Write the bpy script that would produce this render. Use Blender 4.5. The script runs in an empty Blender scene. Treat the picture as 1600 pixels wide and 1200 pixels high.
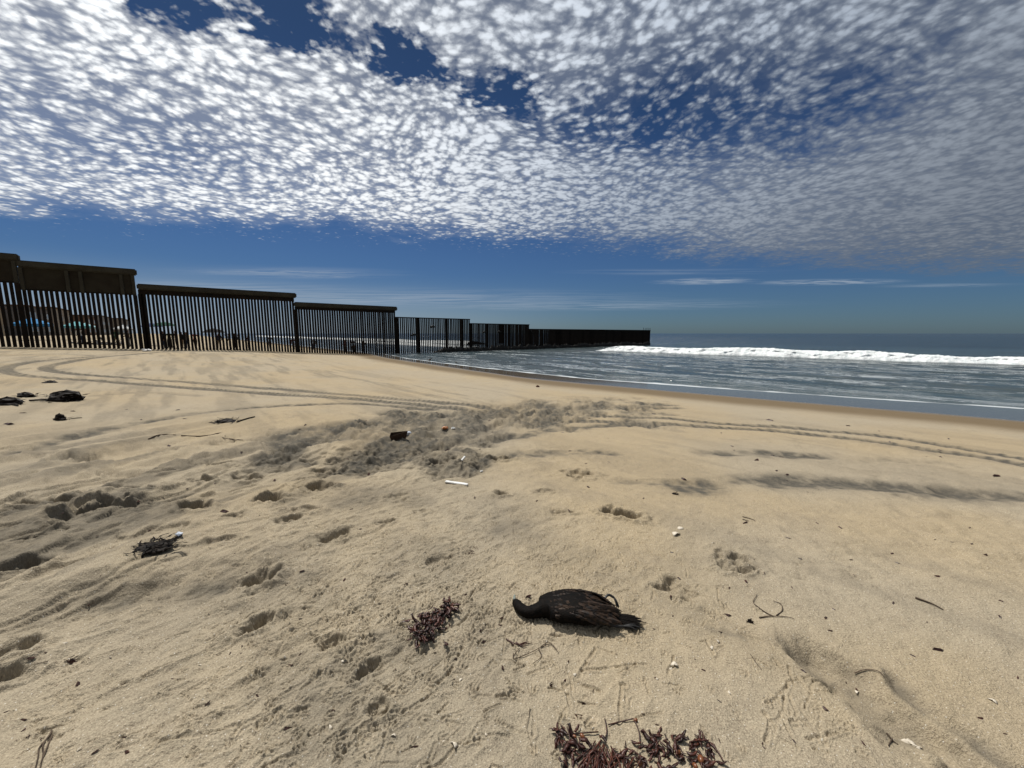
import bpy, bmesh, math, random
import numpy as np
from mathutils import Vector, Matrix, Euler

R_ = math.radians
random.seed(7); rng = np.random.default_rng(11)
scene = bpy.context.scene
COL = scene.collection

# ------------------------------------------------------------------ camera
F, CX, CY = 602.0, 800.0, 600.0            # focal length and centre in photo pixels
PITCH = math.atan(79 / F)
EYE = Vector((0, 0, 2.6))                    # 2.6 m above the sea, 1.6 m above the sand
cam_d = bpy.data.cameras.new('camera'); cam = bpy.data.objects.new('camera', cam_d)
COL.objects.link(cam); scene.camera = cam
cam_d.sensor_width = 36; cam_d.lens = 36 * F / 1600
cam_d.clip_start = 0.02; cam_d.clip_end = 60000
cam.location = EYE; cam.rotation_euler = (R_(90) - PITCH, 0, 0)

# ------------------------------------------------------------------ light
SUN_EL, SUN_AZ = 61.0, -40.0                 # azimuth from +Y, minus = to the left
sun_dir = Vector((math.sin(R_(SUN_AZ)) * math.cos(R_(SUN_EL)),
                  math.cos(R_(SUN_AZ)) * math.cos(R_(SUN_EL)), math.sin(R_(SUN_EL))))
sd = bpy.data.lights.new('sun', 'SUN'); sd.energy = 4.6; sd.angle = R_(0.53); sd.color = (1, .955, .88)
so = bpy.data.objects.new('sun', sd); COL.objects.link(so)
so.rotation_euler = (-sun_dir).to_track_quat('-Z', 'Y').to_euler()
so.location = (0, 0, 60)

scene.view_settings.view_transform = 'Standard'
scene.view_settings.look = 'None'
scene.view_settings.gamma = 1
scene.view_settings.exposure = 0.0
scene.cycles.max_bounces = 5; scene.cycles.diffuse_bounces = 2; scene.cycles.glossy_bounces = 3
try: scene.view_settings.use_curve_mapping = False
except Exception: pass


class NT:
    """small node-tree writer"""
    dims = '3D'
    def __init__(s, tree): s.t = tree; s.n = tree.nodes; s.l = tree.links
    def new(s, kind, **kw):
        nd = s.n.new(kind)
        for k, v in kw.items(): setattr(nd, k, v)
        return nd
    def put(s, sock, v):
        if hasattr(v, 'is_output'): s.l.new(v, sock)
        elif isinstance(v, (tuple, list)) and len(v) == 3 and sock.type == 'RGBA': sock.default_value = (*v, 1)
        else: sock.default_value = v
    def m(s, op, a, b=0.0, c=0.0, clamp=False):
        nd = s.new('ShaderNodeMath', operation=op, use_clamp=clamp)
        for i, v in enumerate((a, b, c)): s.put(nd.inputs[i], v)
        return nd.outputs[0]
    def vm(s, op, a, b=(0, 0, 0)):
        nd = s.new('ShaderNodeVectorMath', operation=op)
        s.put(nd.inputs[0], a)
        if op == 'SCALE': s.put(nd.inputs['Scale'], b)
        else: s.put(nd.inputs[1], b)
        return nd.outputs['Value'] if op in ('DOT_PRODUCT', 'LENGTH', 'DISTANCE') else nd.outputs[0]
    def ss(s, v, lo, hi, a=0.0, b=1.0):
        nd = s.new('ShaderNodeMapRange', interpolation_type='SMOOTHSTEP')
        s.put(nd.inputs[0], v); s.put(nd.inputs[1], lo); s.put(nd.inputs[2], hi); s.put(nd.inputs[3], a); s.put(nd.inputs[4], b)
        return nd.outputs[0]
    def lin(s, v, lo, hi, a=0.0, b=1.0):
        nd = s.new('ShaderNodeMapRange')
        s.put(nd.inputs[0], v); s.put(nd.inputs[1], lo); s.put(nd.inputs[2], hi); s.put(nd.inputs[3], a); s.put(nd.inputs[4], b)
        return nd.outputs[0]
    def noise(s, vec, scale, detail=3.0, rough=.5, dist=0.0, color=False):
        nd = s.new('ShaderNodeTexNoise', noise_dimensions=s.dims)
        s.put(nd.inputs['Vector'], vec); nd.inputs['Scale'].default_value = scale
        nd.inputs['Detail'].default_value = detail; nd.inputs['Roughness'].default_value = rough
        nd.inputs['Distortion'].default_value = dist
        return nd.outputs['Color' if color else 'Fac']
    def voro(s, vec, scale, feature='F1', smooth=.5, rand=1.0):
        nd = s.new('ShaderNodeTexVoronoi', feature=feature, voronoi_dimensions=s.dims)
        s.put(nd.inputs['Vector'], vec); nd.inputs['Scale'].default_value = scale
        if feature == 'SMOOTH_F1': nd.inputs['Smoothness'].default_value = smooth
        nd.inputs['Randomness'].default_value = rand
        return nd.outputs['Distance']
    def mix(s, f, a, b, blend='MIX'):
        nd = s.new('ShaderNodeMix', data_type='RGBA', blend_type=blend)
        s.put(nd.inputs[0], f); s.put(nd.inputs[6], a); s.put(nd.inputs[7], b)
        return nd.outputs[2]
    def bump(s, h, dist, strength=1.0, normal=None):
        nd = s.new('ShaderNodeBump'); s.put(nd.inputs['Height'], h)
        nd.inputs['Distance'].default_value = dist; s.put(nd.inputs['Strength'], strength)
        if normal is not None: s.put(nd.inputs['Normal'], normal)
        return nd.outputs[0]
    def mapping(s, vec, rot=(0, 0, 0), scale=(1, 1, 1), loc=(0, 0, 0)):
        nd = s.new('ShaderNodeMapping'); s.put(nd.inputs[0], vec)
        nd.inputs['Location'].default_value = loc; nd.inputs['Rotation'].default_value = rot; nd.inputs['Scale'].default_value = scale
        return nd.outputs[0]


# ------------------------------------------------------------------ sky and clouds
world = bpy.data.worlds.new('World'); scene.world = world; world.use_nodes = True
world.cycles.sampling_method = 'MANUAL'; world.cycles.sample_map_resolution = 512
w = NT(world.node_tree); w.n.clear(); w.dims = '2D'
out = w.new('ShaderNodeOutputWorld'); bg = w.new('ShaderNodeBackground')
bg.inputs['Strength'].default_value = 0.09
w.l.new(bg.outputs[0], out.inputs[0])
sky = w.new('ShaderNodeTexSky', sky_type='NISHITA')
sky.sun_disc = False; sky.sun_elevation = R_(SUN_EL); sky.sun_rotation = R_(SUN_AZ)
sky.altitude = 0; sky.air_density = 1.0; sky.dust_density = 0.35; sky.ozone_density = 3.0
tc = w.new('ShaderNodeTexCoord'); D = tc.outputs['Generated']
sx = w.new('ShaderNodeSeparateXYZ'); w.l.new(D, sx.inputs[0])
dz = w.m('MAXIMUM', sx.outputs[2], 0.012)
px_ = w.m('DIVIDE', sx.outputs[0], dz); py_ = w.m('DIVIDE', sx.outputs[1], dz)
cb = w.new('ShaderNodeCombineXYZ'); w.l.new(px_, cb.inputs[0]); w.l.new(py_, cb.inputs[1]); P0 = cb.outputs[0]   # point on a flat high layer (streaks)
CURV = .10                                     # the puffs have depth: a layer that curves down to the horizon
qz = w.m('ADD', dz, CURV); qx = w.m('DIVIDE', sx.outputs[0], qz); qy = w.m('DIVIDE', sx.outputs[1], qz)
cq = w.new('ShaderNodeCombineXYZ'); w.l.new(qx, cq.inputs[0]); w.l.new(qy, cq.inputs[1]); P = cq.outputs[0]
wc = w.noise(P, 1.4, 2, .5, color=True)
warp = w.vm('SCALE', w.vm('SUBTRACT', wc, (.5, .5, .5)), .17)
wc2 = w.noise(P, 26.0, 2, .6, color=True)
warp2 = w.vm('SCALE', w.vm('SUBTRACT', wc2, (.5, .5, .5)), .010)
Pw = w.vm('ADD', w.vm('ADD', P, warp), warp2)
Pr = w.mapping(Pw, rot=(0, 0, R_(-28)), scale=(.95, 1.06, 1))
cell = w.m('ADD', w.m('MULTIPLY', w.voro(Pr, 16.0, 'SMOOTH_F1', .25, 1.0), .72), w.m('MULTIPLY', w.voro(w.mapping(Pr, loc=(2.3, 1.1, 0)), 38.0, 'F1', rand=1.0), .42))
lump = w.m('SUBTRACT', 1.0, w.m('MULTIPLY', cell, 1.55))
fine = w.noise(Pw, 34.0, 4, .58)
mid = w.noise(Pr, 7.0, 4, .55)
low = w.noise(w.mapping(P, loc=(3.1, 1.7, 0)), .8, 2, .5)
cover = w.ss(low, .30, .66, .33, .52)
# the open blue lane that crosses the layer overhead
def ray(px, py):
    u, v = (px - CX) / F, (py - CY) / F
    return Vector((u, math.cos(PITCH) - v * math.sin(PITCH), -math.sin(PITCH) - v * math.cos(PITCH)))
def sky_pt(px, py):
    d = ray(px, py); return (d.x / d.z, d.y / d.z, 0)
def puff_pt(px, py):
    d = ray(px, py).normalized(); return (d.x / (d.z + CURV), d.y / (d.z + CURV), 0)
gap = None
for (gx, gy, rad, amt) in ((440, 30, .12, .9), (280, 0, .12, .7), (640, 98, .12, .95), (700, 125, .07, .4), (790, 152, .15, .6), (900, 190, .26, .28), (1010, 190, .34, .36),
                           (1130, 188, .38, .30), (1290, 180, .45, .28), (1080, 235, .4, .15), (530, 60, .08, .35), (230, 235, .5, .14), (420, 5, .10, .5)):
    d = w.vm('DISTANCE', w.vm('ADD', P, w.vm('ADD', w.vm('SCALE', warp, 1.5), w.vm('SCALE', warp2, 14.0))), puff_pt(gx, gy))
    rad *= .82
    g = w.m('MULTIPLY', w.ss(d, 0.0, rad * 1.75, 1.0, 0.0), amt * 1.05)
    gap = g if gap is None else w.m('MAXIMUM', gap, g)
veil = w.ss(qx, .2, 2.2)                       # the layer turns to a smoother veil seaward
dens = w.m('ADD', w.m('MULTIPLY', lump, w.lin(veil, 0, 1, 1.0, .55)), w.m('MULTIPLY', w.m('SUBTRACT', fine, .5), w.lin(veil, 0, 1, 1.05, .7)))
dens = w.m('ADD', dens, w.m('MULTIPLY', w.m('SUBTRACT', mid, .5), .9))
dens = w.m('ADD', dens, cover)
dens = w.m('SUBTRACT', dens, w.m('MULTIPLY', gap, 1.25))
dens = w.m('ADD', dens, w.m('MULTIPLY', veil, .26))
# far edge of the layer: a nearly straight front
edge = w.m('MULTIPLY', w.m('SUBTRACT', w.m('ADD', w.m('MULTIPLY', qx, w.m('SUBTRACT', .185, w.m('MULTIPLY', qx, .0393))), 2.954), qy), 2.0)
edge = w.m('ADD', edge, w.m('MULTIPLY', w.m('SUBTRACT', w.noise(P, 3.2, 5, .6), .5), 1.7))
front = w.ss(edge, w.lin(veil, 0, 1, -.35, -.9), w.lin(veil, 0, 1, .75, 1.4))
dens = w.m('SUBTRACT', dens, w.m('MULTIPLY', w.m('SUBTRACT', 1.0, front), .85))
alpha = w.ss(dens, w.lin(veil, 0, 1, .08, -.35), w.lin(veil, 0, 1, 1.08, 1.2))
alpha = w.m('MULTIPLY', alpha, w.ss(edge, -.9, -.1))
haze_a = w.m('MULTIPLY', w.m('MULTIPLY', front, w.ss(gap, .0, .35, 1, 0)), w.lin(veil, 0, 1, .27, .48))   # thin veil joining the puffs
alpha = w.m('ADD', haze_a, w.m('MULTIPLY', alpha, w.m('SUBTRACT', 1.0, haze_a)))
# thin streaks low over the sea
st = w.mapping(P0, rot=(0, 0, R_(-14)), scale=(.32, 1.9, 1))
stn = w.noise(w.vm('ADD', st, w.vm('SCALE', warp, .8)), 1.5, 6, .62)
cir = None
for (gx, gy, rx, ry, amt) in ((450, 427, 2.2, .8, .3), (620, 468, 8.5, 3.2, .45), (300, 452, 4.5, 1.8, .42), (900, 478, 8, 3.5, .40), (1060, 425, 2.0, .4, .25), (1480, 446, 1.6, .5, .3)):
    c = sky_pt(gx, gy)
    dv = w.vm('MULTIPLY', w.vm('SUBTRACT', P0, c), (1 / rx, 1 / ry, 0))
    g = w.m('MULTIPLY', w.ss(w.vm('LENGTH', dv), .1, 1.15, 1, 0), amt)
    cir = g if cir is None else w.m('MAXIMUM', cir, g)
cir = w.m('MULTIPLY', cir, w.ss(stn, .34, .62))
stf = w.noise(w.mapping(P0, rot=(0, 0, R_(-20)), scale=(.9, 4.2, 1)), 2.0, 4, .6)
for (gx, gy, rx, ry, amt) in ((1100, 440, 1.1, .6, .75), (1295, 441, 1.7, .55, .65), (440, 426, 1.9, .5, .45), (1480, 446, 1.4, .4, .3), (500, 432, .9, .3, .4)):
    c = sky_pt(gx, gy)
    dv = w.vm('MULTIPLY', w.vm('SUBTRACT', P0, c), (1 / rx, 1 / ry, 0))
    g = w.m('MULTIPLY', w.ss(w.vm('LENGTH', dv), .2, 1.1, 1, 0), amt)
    cir = w.m('MAXIMUM', cir, w.m('MULTIPLY', g, w.ss(stf, .36, .60)))
# clouds scatter forward: brighter towards the sun
cosg = w.vm('DOT_PRODUCT', D, tuple(sun_dir))
glow = w.ss(cosg, .10, .86, 4.9, 13.2)
glow = w.m('MULTIPLY', glow, w.ss(qx, -1.1, .95, 1.0, .64))         # thinner, greyer layer seaward
thick = w.ss(dens, .45, 1.25, .66, 1.0)
ccol = w.mix(w.ss(qx, -.9, 1.0), (.945, .975, 1.0), (.74, .845, 1.0))
ccol = w.mix(1.0, ccol, w.m('MULTIPLY', glow, thick), 'MULTIPLY')
skc = w.mix(1.0, sky.outputs[0], (.205, .315, .475), 'MULTIPLY')
skc = w.mix(1.0, skc, w.mix(w.ss(sx.outputs[2], .18, .58), (1, 1, 1), (.66, .66, .62)), 'MULTIPLY')   # deep blue overhead
low_h = w.m('MULTIPLY', w.m('MULTIPLY', w.ss(sx.outputs[2], .15, .0), w.ss(sx.outputs[0], .35, -.75)), .75)      # bright marine haze under the sun
cir = w.m('ADD', cir, w.m('MULTIPLY', low_h, w.m('SUBTRACT', 1.0, cir)))
w.l.new(w.mix(cir, w.mix(w.m('MULTIPLY', alpha, .97), skc, ccol), (4.0, 4.7, 5.6)), bg.inputs['Color'])

# ------------------------------------------------------------------ helpers
def tag(o, label=None, cat=None, group=None, kind=None):
    if label: o['label'] = label
    if cat: o['category'] = cat
    if group: o['group'] = group
    if kind: o['kind'] = kind
    return o
def empty(name, loc=(0, 0, 0), rz=0.0):
    o = bpy.data.objects.new(name, None); o.empty_display_size = .1
    o.location = loc; o.rotation_euler = (0, 0, rz); COL.objects.link(o); return o
def link(name, me, parent=None, mat=None, loc=None, rot=None, scale=None):
    o = bpy.data.objects.new(name, me); COL.objects.link(o)
    if mat is not None and len(me.materials) == 0: me.materials.append(mat)
    if parent: o.parent = parent
    if loc is not None: o.location = loc
    if rot is not None: o.rotation_euler = rot
    if scale is not None: o.scale = scale if hasattr(scale, '__len__') else (scale,) * 3
    return o
def mesh_pd(name, v, f, smooth=False):
    me = bpy.data.meshes.new(name); me.from_pydata([tuple(map(float, p)) for p in v], [], f); me.update()
    if smooth: me.polygons.foreach_set('use_smooth', [True] * len(me.polygons))
    return me
def bm_mesh(name, bm, smooth=False):
    me = bpy.data.meshes.new(name); bmesh.ops.recalc_face_normals(bm, faces=bm.faces); bm.to_mesh(me); bm.free()
    if smooth: me.polygons.foreach_set('use_smooth', [True] * len(me.polygons))
    return me
def box(bm, x0, x1, y0, y1, z0, z1):
    vs = [bm.verts.new(p) for p in ((x0, y0, z0), (x1, y0, z0), (x1, y1, z0), (x0, y1, z0), (x0, y0, z1), (x1, y0, z1), (x1, y1, z1), (x0, y1, z1))]
    fs = [bm.faces.new([vs[i] for i in q]) for q in ((0, 3, 2, 1), (4, 5, 6, 7), (0, 1, 5, 4), (1, 2, 6, 5), (2, 3, 7, 6), (3, 0, 4, 7))]
    return vs, fs
def box_mesh(name, x0, x1, y0, y1, z0, z1, bevel=0.0, seg=1):
    bm = bmesh.new(); box(bm, x0, x1, y0, y1, z0, z1)
    if bevel: bmesh.ops.bevel(bm, geom=list(bm.edges), offset=bevel, segments=seg, affect='EDGES')
    return bm_mesh(name, bm)
def tube(path, rad, sides=6, cap=True):
    """verts and faces of a tube along points; rad = number or list"""
    pts = [Vector(p) for p in path]; n = len(pts); V = []; Fc = []
    rr = rad if hasattr(rad, '__len__') else [rad] * n
    up0 = Vector((0, 0, 1))
    for i, p in enumerate(pts):
        t = (pts[min(i + 1, n - 1)] - pts[max(i - 1, 0)])
        t = t.normalized() if t.length > 1e-9 else Vector((1, 0, 0))
        a = t.cross(up0); a = a.normalized() if a.length > 1e-4 else Vector((1, 0, 0))
        b = t.cross(a).normalized()
        for k in range(sides):
            an = 2 * math.pi * k / sides
            V.append(p + (a * math.cos(an) + b * math.sin(an)) * rr[i])
    for i in range(n - 1):
        for k in range(sides):
            k2 = (k + 1) % sides
            Fc.append((i * sides + k, i * sides + k2, (i + 1) * sides + k2, (i + 1) * sides + k))
    if cap:
        Fc.append(tuple(range(sides - 1, -1, -1))); Fc.append(tuple((n - 1) * sides + k for k in range(sides)))
    return V, Fc
def join_vf(parts):
    V = []; Fc = []
    for v, f in parts:
        o = len(V); V += list(v); Fc += [tuple(i + o for i in q) for q in f]
    return V, Fc
def catmull(pts, n=8):
    pts = [np.array(p, float) for p in pts]; q = [2 * pts[0] - pts[1]] + pts + [2 * pts[-1] - pts[-2]]; o = []
    for i in range(1, len(q) - 2):
        for k in range(n):
            t = k / n
            o.append(.5 * ((2 * q[i]) + (-q[i - 1] + q[i + 1]) * t + (2 * q[i - 1] - 5 * q[i] + 4 * q[i + 1] - q[i + 2]) * t * t + (-q[i - 1] + 3 * q[i] - 3 * q[i + 1] + q[i + 2]) * t ** 3))
    o.append(pts[-1]); return np.array(o)

# numpy value noise
_perm = rng.permutation(4096).astype(np.int64); _val = rng.random(4096)
def vnoise(x, y):
    xi = np.floor(x).astype(np.int64); yi = np.floor(y).astype(np.int64); xf = x - xi; yf = y - yi
    u = xf * xf * xf * (xf * (xf * 6 - 15) + 10); v = yf * yf * yf * (yf * (yf * 6 - 15) + 10)
    h = lambda a, b: _val[(_perm[(_perm[a & 4095] + b) & 4095])]
    a, b, c, d = h(xi, yi), h(xi + 1, yi), h(xi, yi + 1), h(xi + 1, yi + 1)
    return (a + (b - a) * u) * (1 - v) + (c + (d - c) * u) * v - .5
def fbm(x, y, oct=4, gain=.5, lac=2.03):
    s = 0; a = 1.0
    for i in range(oct):
        s = s + a * vnoise(x + 17.3 * i, y - 9.1 * i); x = x * lac; y = y * lac; a *= gain
    return s
def ridged(x, y, oct=4):
    s = 0; a = 1.0
    for i in range(oct):
        s = s + a * (1 - np.abs(vnoise(x + 5.7 * i, y + 3.3 * i)) * 4); x = x * 2.1; y = y * 2.1; a *= .5
    return s
def sstep(x, a, b):
    t = np.clip((x - a) / (b - a), 0, 1); return t * t * (3 - 2 * t)

# ------------------------------------------------------------------ lie of the land: s runs seaward along the fence, n runs along the shore
DX, DY = .758, .652
FENCE_N = -47.8
def to_sn(x, y): return DX * x + DY * y, DY * x - DX * y
def to_xy(s, n): return DX * s + DY * n, DY * s - DX * n
_sn = np.array([-600, -120, -47.8, -38.4, -25.7, -14.6, -10.5, -3.4, 1.4, 10, 40, 120, 600.])
_ss = np.array([21, 20, 19.6, 18.0, 17.3, 17.5, 18.4, 20.4, 22.0, 24, 25, 25, 26.])
_fn = np.arange(-600, 600, .5); _fs = np.interp(_fn, _sn, _ss)
_k = np.hanning(13); _k /= _k.sum(); _fs = np.convolve(np.pad(_fs, 6, mode='edge'), _k, 'valid')
def shore(n): return np.interp(n, _fn, _fs)
def film_w(n): return np.interp(n, [-60, -47, -25, -14, -3, 1.4, 20], [1.2, 1.6, 2.1, 2.6, 3.7, 4.5, 5])
def base_z(x, y):
    s, n = to_sn(x, y); d = shore(n) - s
    z = np.interp(d, [-400, -80, -40, -15, 0, 4, 10, 21.6, 30, 45, 70, 110, 900], [-9, -5, -2.2, -.75, 0, .15, .47, 1.0, 1.4, 1.9, 2.3, 2.5, 2.6])
    return z + .20 * sstep(-n, 18, 47) * sstep(d, 5, 16)
def G(px, py):
    """where the sight line through a photo pixel meets the beach"""
    d = ray(px, py); t = 1.6 / max(1e-3, -d.z / d.length)
    lo, hi = .3, 400.0
    f = lambda t: (EYE.z + d.z * t) - float(base_z(d.x * t, d.y * t + 0.0))
    for _ in range(50):
        m = (lo + hi) / 2
        if f(m) > 0: lo = m
        else: hi = m
    return np.array([d.x * lo, d.y * lo])

# ------------------------------------------------------------------ materials
def new_mat(name):
    m = bpy.data.materials.new(name); m.use_nodes = True
    t = NT(m.node_tree); b = t.n['Principled BSDF']; c = t.new('ShaderNodeTexCoord'); return m, t, b, c.outputs['Object']
def mat(name, c1, c2=None, rough=.7, spec=.3, scale=8.0, bump=0.0, bscale=30.0, metal=0.0, detail=4):
    m, t, b, co = new_mat(name)
    if c2 is None: c2 = tuple(x * .7 for x in c1)
    t.put(b.inputs['Base Color'], t.mix(t.ss(t.noise(co, scale, detail, .6), .35, .65), c1, c2))
    b.inputs['Roughness'].default_value = rough; b.inputs['Specular IOR Level'].default_value = spec; b.inputs['Metallic'].default_value = metal
    if bump: t.put(b.inputs['Normal'], t.bump(t.noise(co, bscale, 4, .6), bump))
    return m

def sand_material():
    m, t, b, co = new_mat('beach_sand'); t.dims = '2D'
    at = lambda nm: t.new('ShaderNodeAttribute', attribute_name=nm).outputs['Fac']
    dark, wet, film = at('dark'), at('wet'), at('film')
    n1 = t.noise(co, .35, 4, .6); n2 = t.noise(co, 3.0, 5, .6)
    col = t.mix(t.ss(n1, .35, .68), (.362, .290, .186), (.345, .290, .204))
    col = t.mix(t.m('MULTIPLY', t.ss(n2, .45, .75), .35), col, (.32, .26, .18))
    n6 = t.noise(co, .16, 3, .6)
    col = t.mix(t.ss(n6, .40, .62, 0, .45), col, (.335, .292, .222))
    n4 = t.noise(co, 1.3, 8, .78); n5 = t.noise(co, 9.0, 5, .75)
    col = t.mix(t.ss(n4, .52, .72, 0, .50), col, (.215, .180, .130))
    col = t.mix(t.ss(n5, .56, .74, 0, .40), col, (.20, .165, .12))
    col = t.mix(t.ss(n5, .42, .28, 0, .35), col, (.48, .39, .27))
    # grains: pale quartz, brown and black mineral grains
    g = t.noise(co, 120, 2, .8); g2 = t.noise(co, 42, 3, .75)
    col = t.mix(t.ss(g, .46, .30, 0, .62), col, (.17, .13, .09))
    col = t.mix(t.ss(g, .56, .72, 0, .75), col, (.54, .455, .33))
    col = t.mix(t.ss(g2, .40, .26, 0, .6), col, (.17, .13, .09))
    sp = t.voro(co, 26, 'F1')
    col = t.mix(t.ss(sp, .060, .035, 0, .75), col, (.10, .075, .06))
    sh = t.voro(t.mapping(co, loc=(7.3, 2.2, 0)), 17, 'F1')
    col = t.mix(t.ss(sh, .045, .03, 0, .8), col, (.66, .62, .54))
    # heavy-mineral grey sand, streaky; same mask darkens hole floors and hollows
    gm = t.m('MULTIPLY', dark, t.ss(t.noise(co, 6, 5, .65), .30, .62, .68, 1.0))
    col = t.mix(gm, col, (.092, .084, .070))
    # damp and wet sand
    wn = t.m('ADD', wet, t.m('MULTIPLY', t.m('SUBTRACT', n1, .5), .25))
    col = t.mix(t.ss(wn, .15, .85), col, (.150, .112, .068))
    col = t.mix(film, col, (.125, .105, .082))
    t.put(b.inputs['Base Color'], col)
    t.put(b.inputs['Roughness'], t.lin(film, 0, 1, .95, .07))
    t.put(b.inputs['Specular IOR Level'], t.m('ADD', t.lin(film, 0, 1, .06, .5), t.m('MULTIPLY', wet, .04)))
    h = t.m('ADD', t.m('MULTIPLY', t.noise(co, 130, 2, .7), .5), t.m('MULTIPLY', t.noise(co, 30, 4, .7), 1.0))
    t.put(b.inputs['Normal'], t.bump(h, .016, t.lin(t.m('MAXIMUM', film, t.m('MULTIPLY', wet, .5)), 0, 1, .75, .010)))
    return m

def water_material():
    m, t, b, co = new_mat('sea_water'); t.dims = '2D'
    at = lambda nm: t.new('ShaderNodeAttribute', attribute_name=nm).outputs['Fac']
    foam, edge, far = at('foam'), at('edge'), at('far')
    loc = t.mapping(co, rot=(0, 0, -math.atan2(DY, DX)))              # x = seaward, y = along shore
    st = t.mapping(loc, scale=(1.0, .30, 1))
    st2 = t.mapping(loc, scale=(1.0, .16, 1))
    n1 = t.noise(st, .9, 7, .68, 1.2); n2 = t.noise(st2, .45, 5, .6, .6); n3 = t.noise(st, 3.2, 5, .65, .8)
    col = t.mix(t.ss(t.noise(st2, .12, 3), .35, .65), (.034, .052, .058), (.050, .066, .068))
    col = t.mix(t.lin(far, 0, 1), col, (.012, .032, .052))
    lace = t.m('MULTIPLY', t.ss(t.m('ABSOLUTE', t.m('SUBTRACT', n1, .5)), .05, .0), t.ss(n2, .44, .62))
    patch = t.ss(t.m('ADD', t.m('MULTIPLY', n3, .6), t.m('MULTIPLY', n2, .6)),   .71, .86)
    fm = t.m('MULTIPLY', t.m('MAXIMUM', t.m('MULTIPLY', lace, .85), patch), foam, clamp=True)
    fm = t.m('MAXIMUM', fm, edge)
    col = t.mix(t.m('MULTIPLY', fm, .85), col, (.62, .66, .68))
    t.put(b.inputs['Base Color'], col)
    t.put(b.inputs['Roughness'], t.m('ADD', t.lin(far, 0, 1, .10, .24), t.m('MULTIPLY', fm, .5)))
    b.inputs['IOR'].default_value = 1.33; b.inputs['Specular IOR Level'].default_value = .5
    h = t.m('ADD', t.noise(st, 2.2, 5, .6), t.m('MULTIPLY', t.noise(t.mapping(loc, scale=(1, .45, 1)), .35, 3), 2.5))
    t.put(b.inputs['Normal'], t.bump(h, .45, t.lin(far, 0, 1, .60, .9)))
    return m

def foam_material():
    m, t, b, co = new_mat('surf_foam')
    n = t.noise(co, 3.0, 6, .65); n2 = t.noise(co, .8, 4)
    thin = t.new('ShaderNodeAttribute', attribute_name='thin').outputs['Fac']
    col = t.mix(t.ss(n, .30, .60), (.60, .66, .67), (.86, .87, .86))
    col = t.mix(t.m('MULTIPLY', t.ss(n2, .40, .72), .25), col, (.45, .53, .54))
    col = t.mix(t.m('MULTIPLY', thin, t.ss(t.noise(t.mapping(co, scale=(1, 1, .5)), 1.5, 6, .7), .62, .38), clamp=True), col, (.04, .075, .082))
    t.put(b.inputs['Base Color'], col); b.inputs['Roughness'].default_value = .6; b.inputs['Specular IOR Level'].default_value = .3
    t.put(b.inputs['Normal'], t.bump(t.noise(co, 9, 6, .7), .12, .8))
    return m

M = {}
M['sand'] = sand_material(); M['water'] = water_material(); M['foam'] = foam_material()
M['slat'] = mat('rusted_dark_steel', (.009, .008, .007), (.020, .013, .009), .8, .10, 2.5, .004, 20)
M['beam'] = mat('olive_weathered_steel', (.046, .042, .029), (.030, .026, .018), .75, .2, 1.2, .004, 14)
M['panel'] = mat('brown_weathered_plate', (.032, .027, .018), (.022, .017, .011), .8, .15, 1.0, .003, 14)
M['mussel'] = mat('mussel_crust', (.010, .010, .010), (.028, .024, .018), .7, .3, 14, .03, 22)
M['feather'] = mat('black_feather', (.0022, .0020, .0018), (.0060, .0040, .0028), .6, .07, 60, .004, 160)
M['feather_b'] = mat('brown_black_feather', (.038, .022, .013), (.005, .004, .003), .5, .2, 40, .001, 200)
M['bill'] = mat('grey_green_bill', (.20, .23, .20), (.13, .15, .13), .5, .4, 60)
M['foot'] = mat('black_foot_skin', (.012, .012, .012), (.03, .028, .025), .45, .4, 60)
M['kelp'] = mat('dark_red_kelp', (.018, .007, .005), (.050, .014, .008), .42, .4, 25, .002, 120)
M['kelp_red'] = mat('rust_red_kelp', (.090, .026, .012), (.040, .012, .008), .4, .45, 30, .002, 120)
M['kelp_black'] = mat('black_dry_kelp', (.005, .004, .0035), (.014, .009, .006), .65, .12, 25, .004, 60)
M['bladder'] = mat('amber_kelp_float', (.20, .070, .018), (.10, .030, .012), .35, .5, 30)
M['stem'] = mat('dry_stem', (.050, .034, .024), (.09, .065, .045), .8, .2, 40)
M['stem_pale'] = mat('pale_stem', (.16, .12, .085), (.10, .07, .05), .8, .2, 40)
M['shell'] = mat('bleached_shell', (.62, .56, .46), (.48, .42, .33), .6, .3, 40)
M['white_paint'] = mat('white_plastic', (.78, .78, .76), (.62, .61, .58), .4, .4, 30)
M['film_plastic'] = mat('crumpled_plastic', (.66, .70, .76), (.45, .50, .58), .25, .5, 30)
M['orange'] = mat('orange_wrapper', (.50, .20, .05), (.36, .12, .04), .4, .4, 30)
M['carton'] = mat('dark_brown_carton', (.035, .018, .010), (.060, .032, .017), .7, .2, 20)
M['red_brown'] = mat('red_brown_debris', (.10, .030, .018), (.05, .02, .014), .7, .2, 20)
M['wood'] = mat('weathered_driftwood', (.045, .036, .028), (.085, .068, .050), .85, .2, 12, .01, 40)

# ------------------------------------------------------------------ ground: one sheet, finest underfoot
TH = R_(63)
th_f = np.linspace(-TH, TH, 1040)
th_c = np.linspace(TH, 2 * math.pi - TH, 74)[1:-1]
th = np.concatenate([th_f, th_c])
rr = np.concatenate([[.01, .2, .4, .55], np.geomspace(.65, 1.1, 24)[:-1], np.geomspace(1.1, 6.5, 740)[:-1], np.geomspace(6.5, 62, 270)[:-1], np.geomspace(62, 900, 46)])
GX = rr[:, None] * np.sin(th)[None, :]; GY = rr[:, None] * np.cos(th)[None, :]
GS, GN = to_sn(GX, GY); GD = shore(GN) - GS
Z = base_z(GX, GY)
DARK = np.zeros_like(Z)
dryk = sstep(GD, 5.5, 10)                        # loose sand only above the damp strip
near = np.exp(-(rr / 22.0) ** 2)[:, None]

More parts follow.
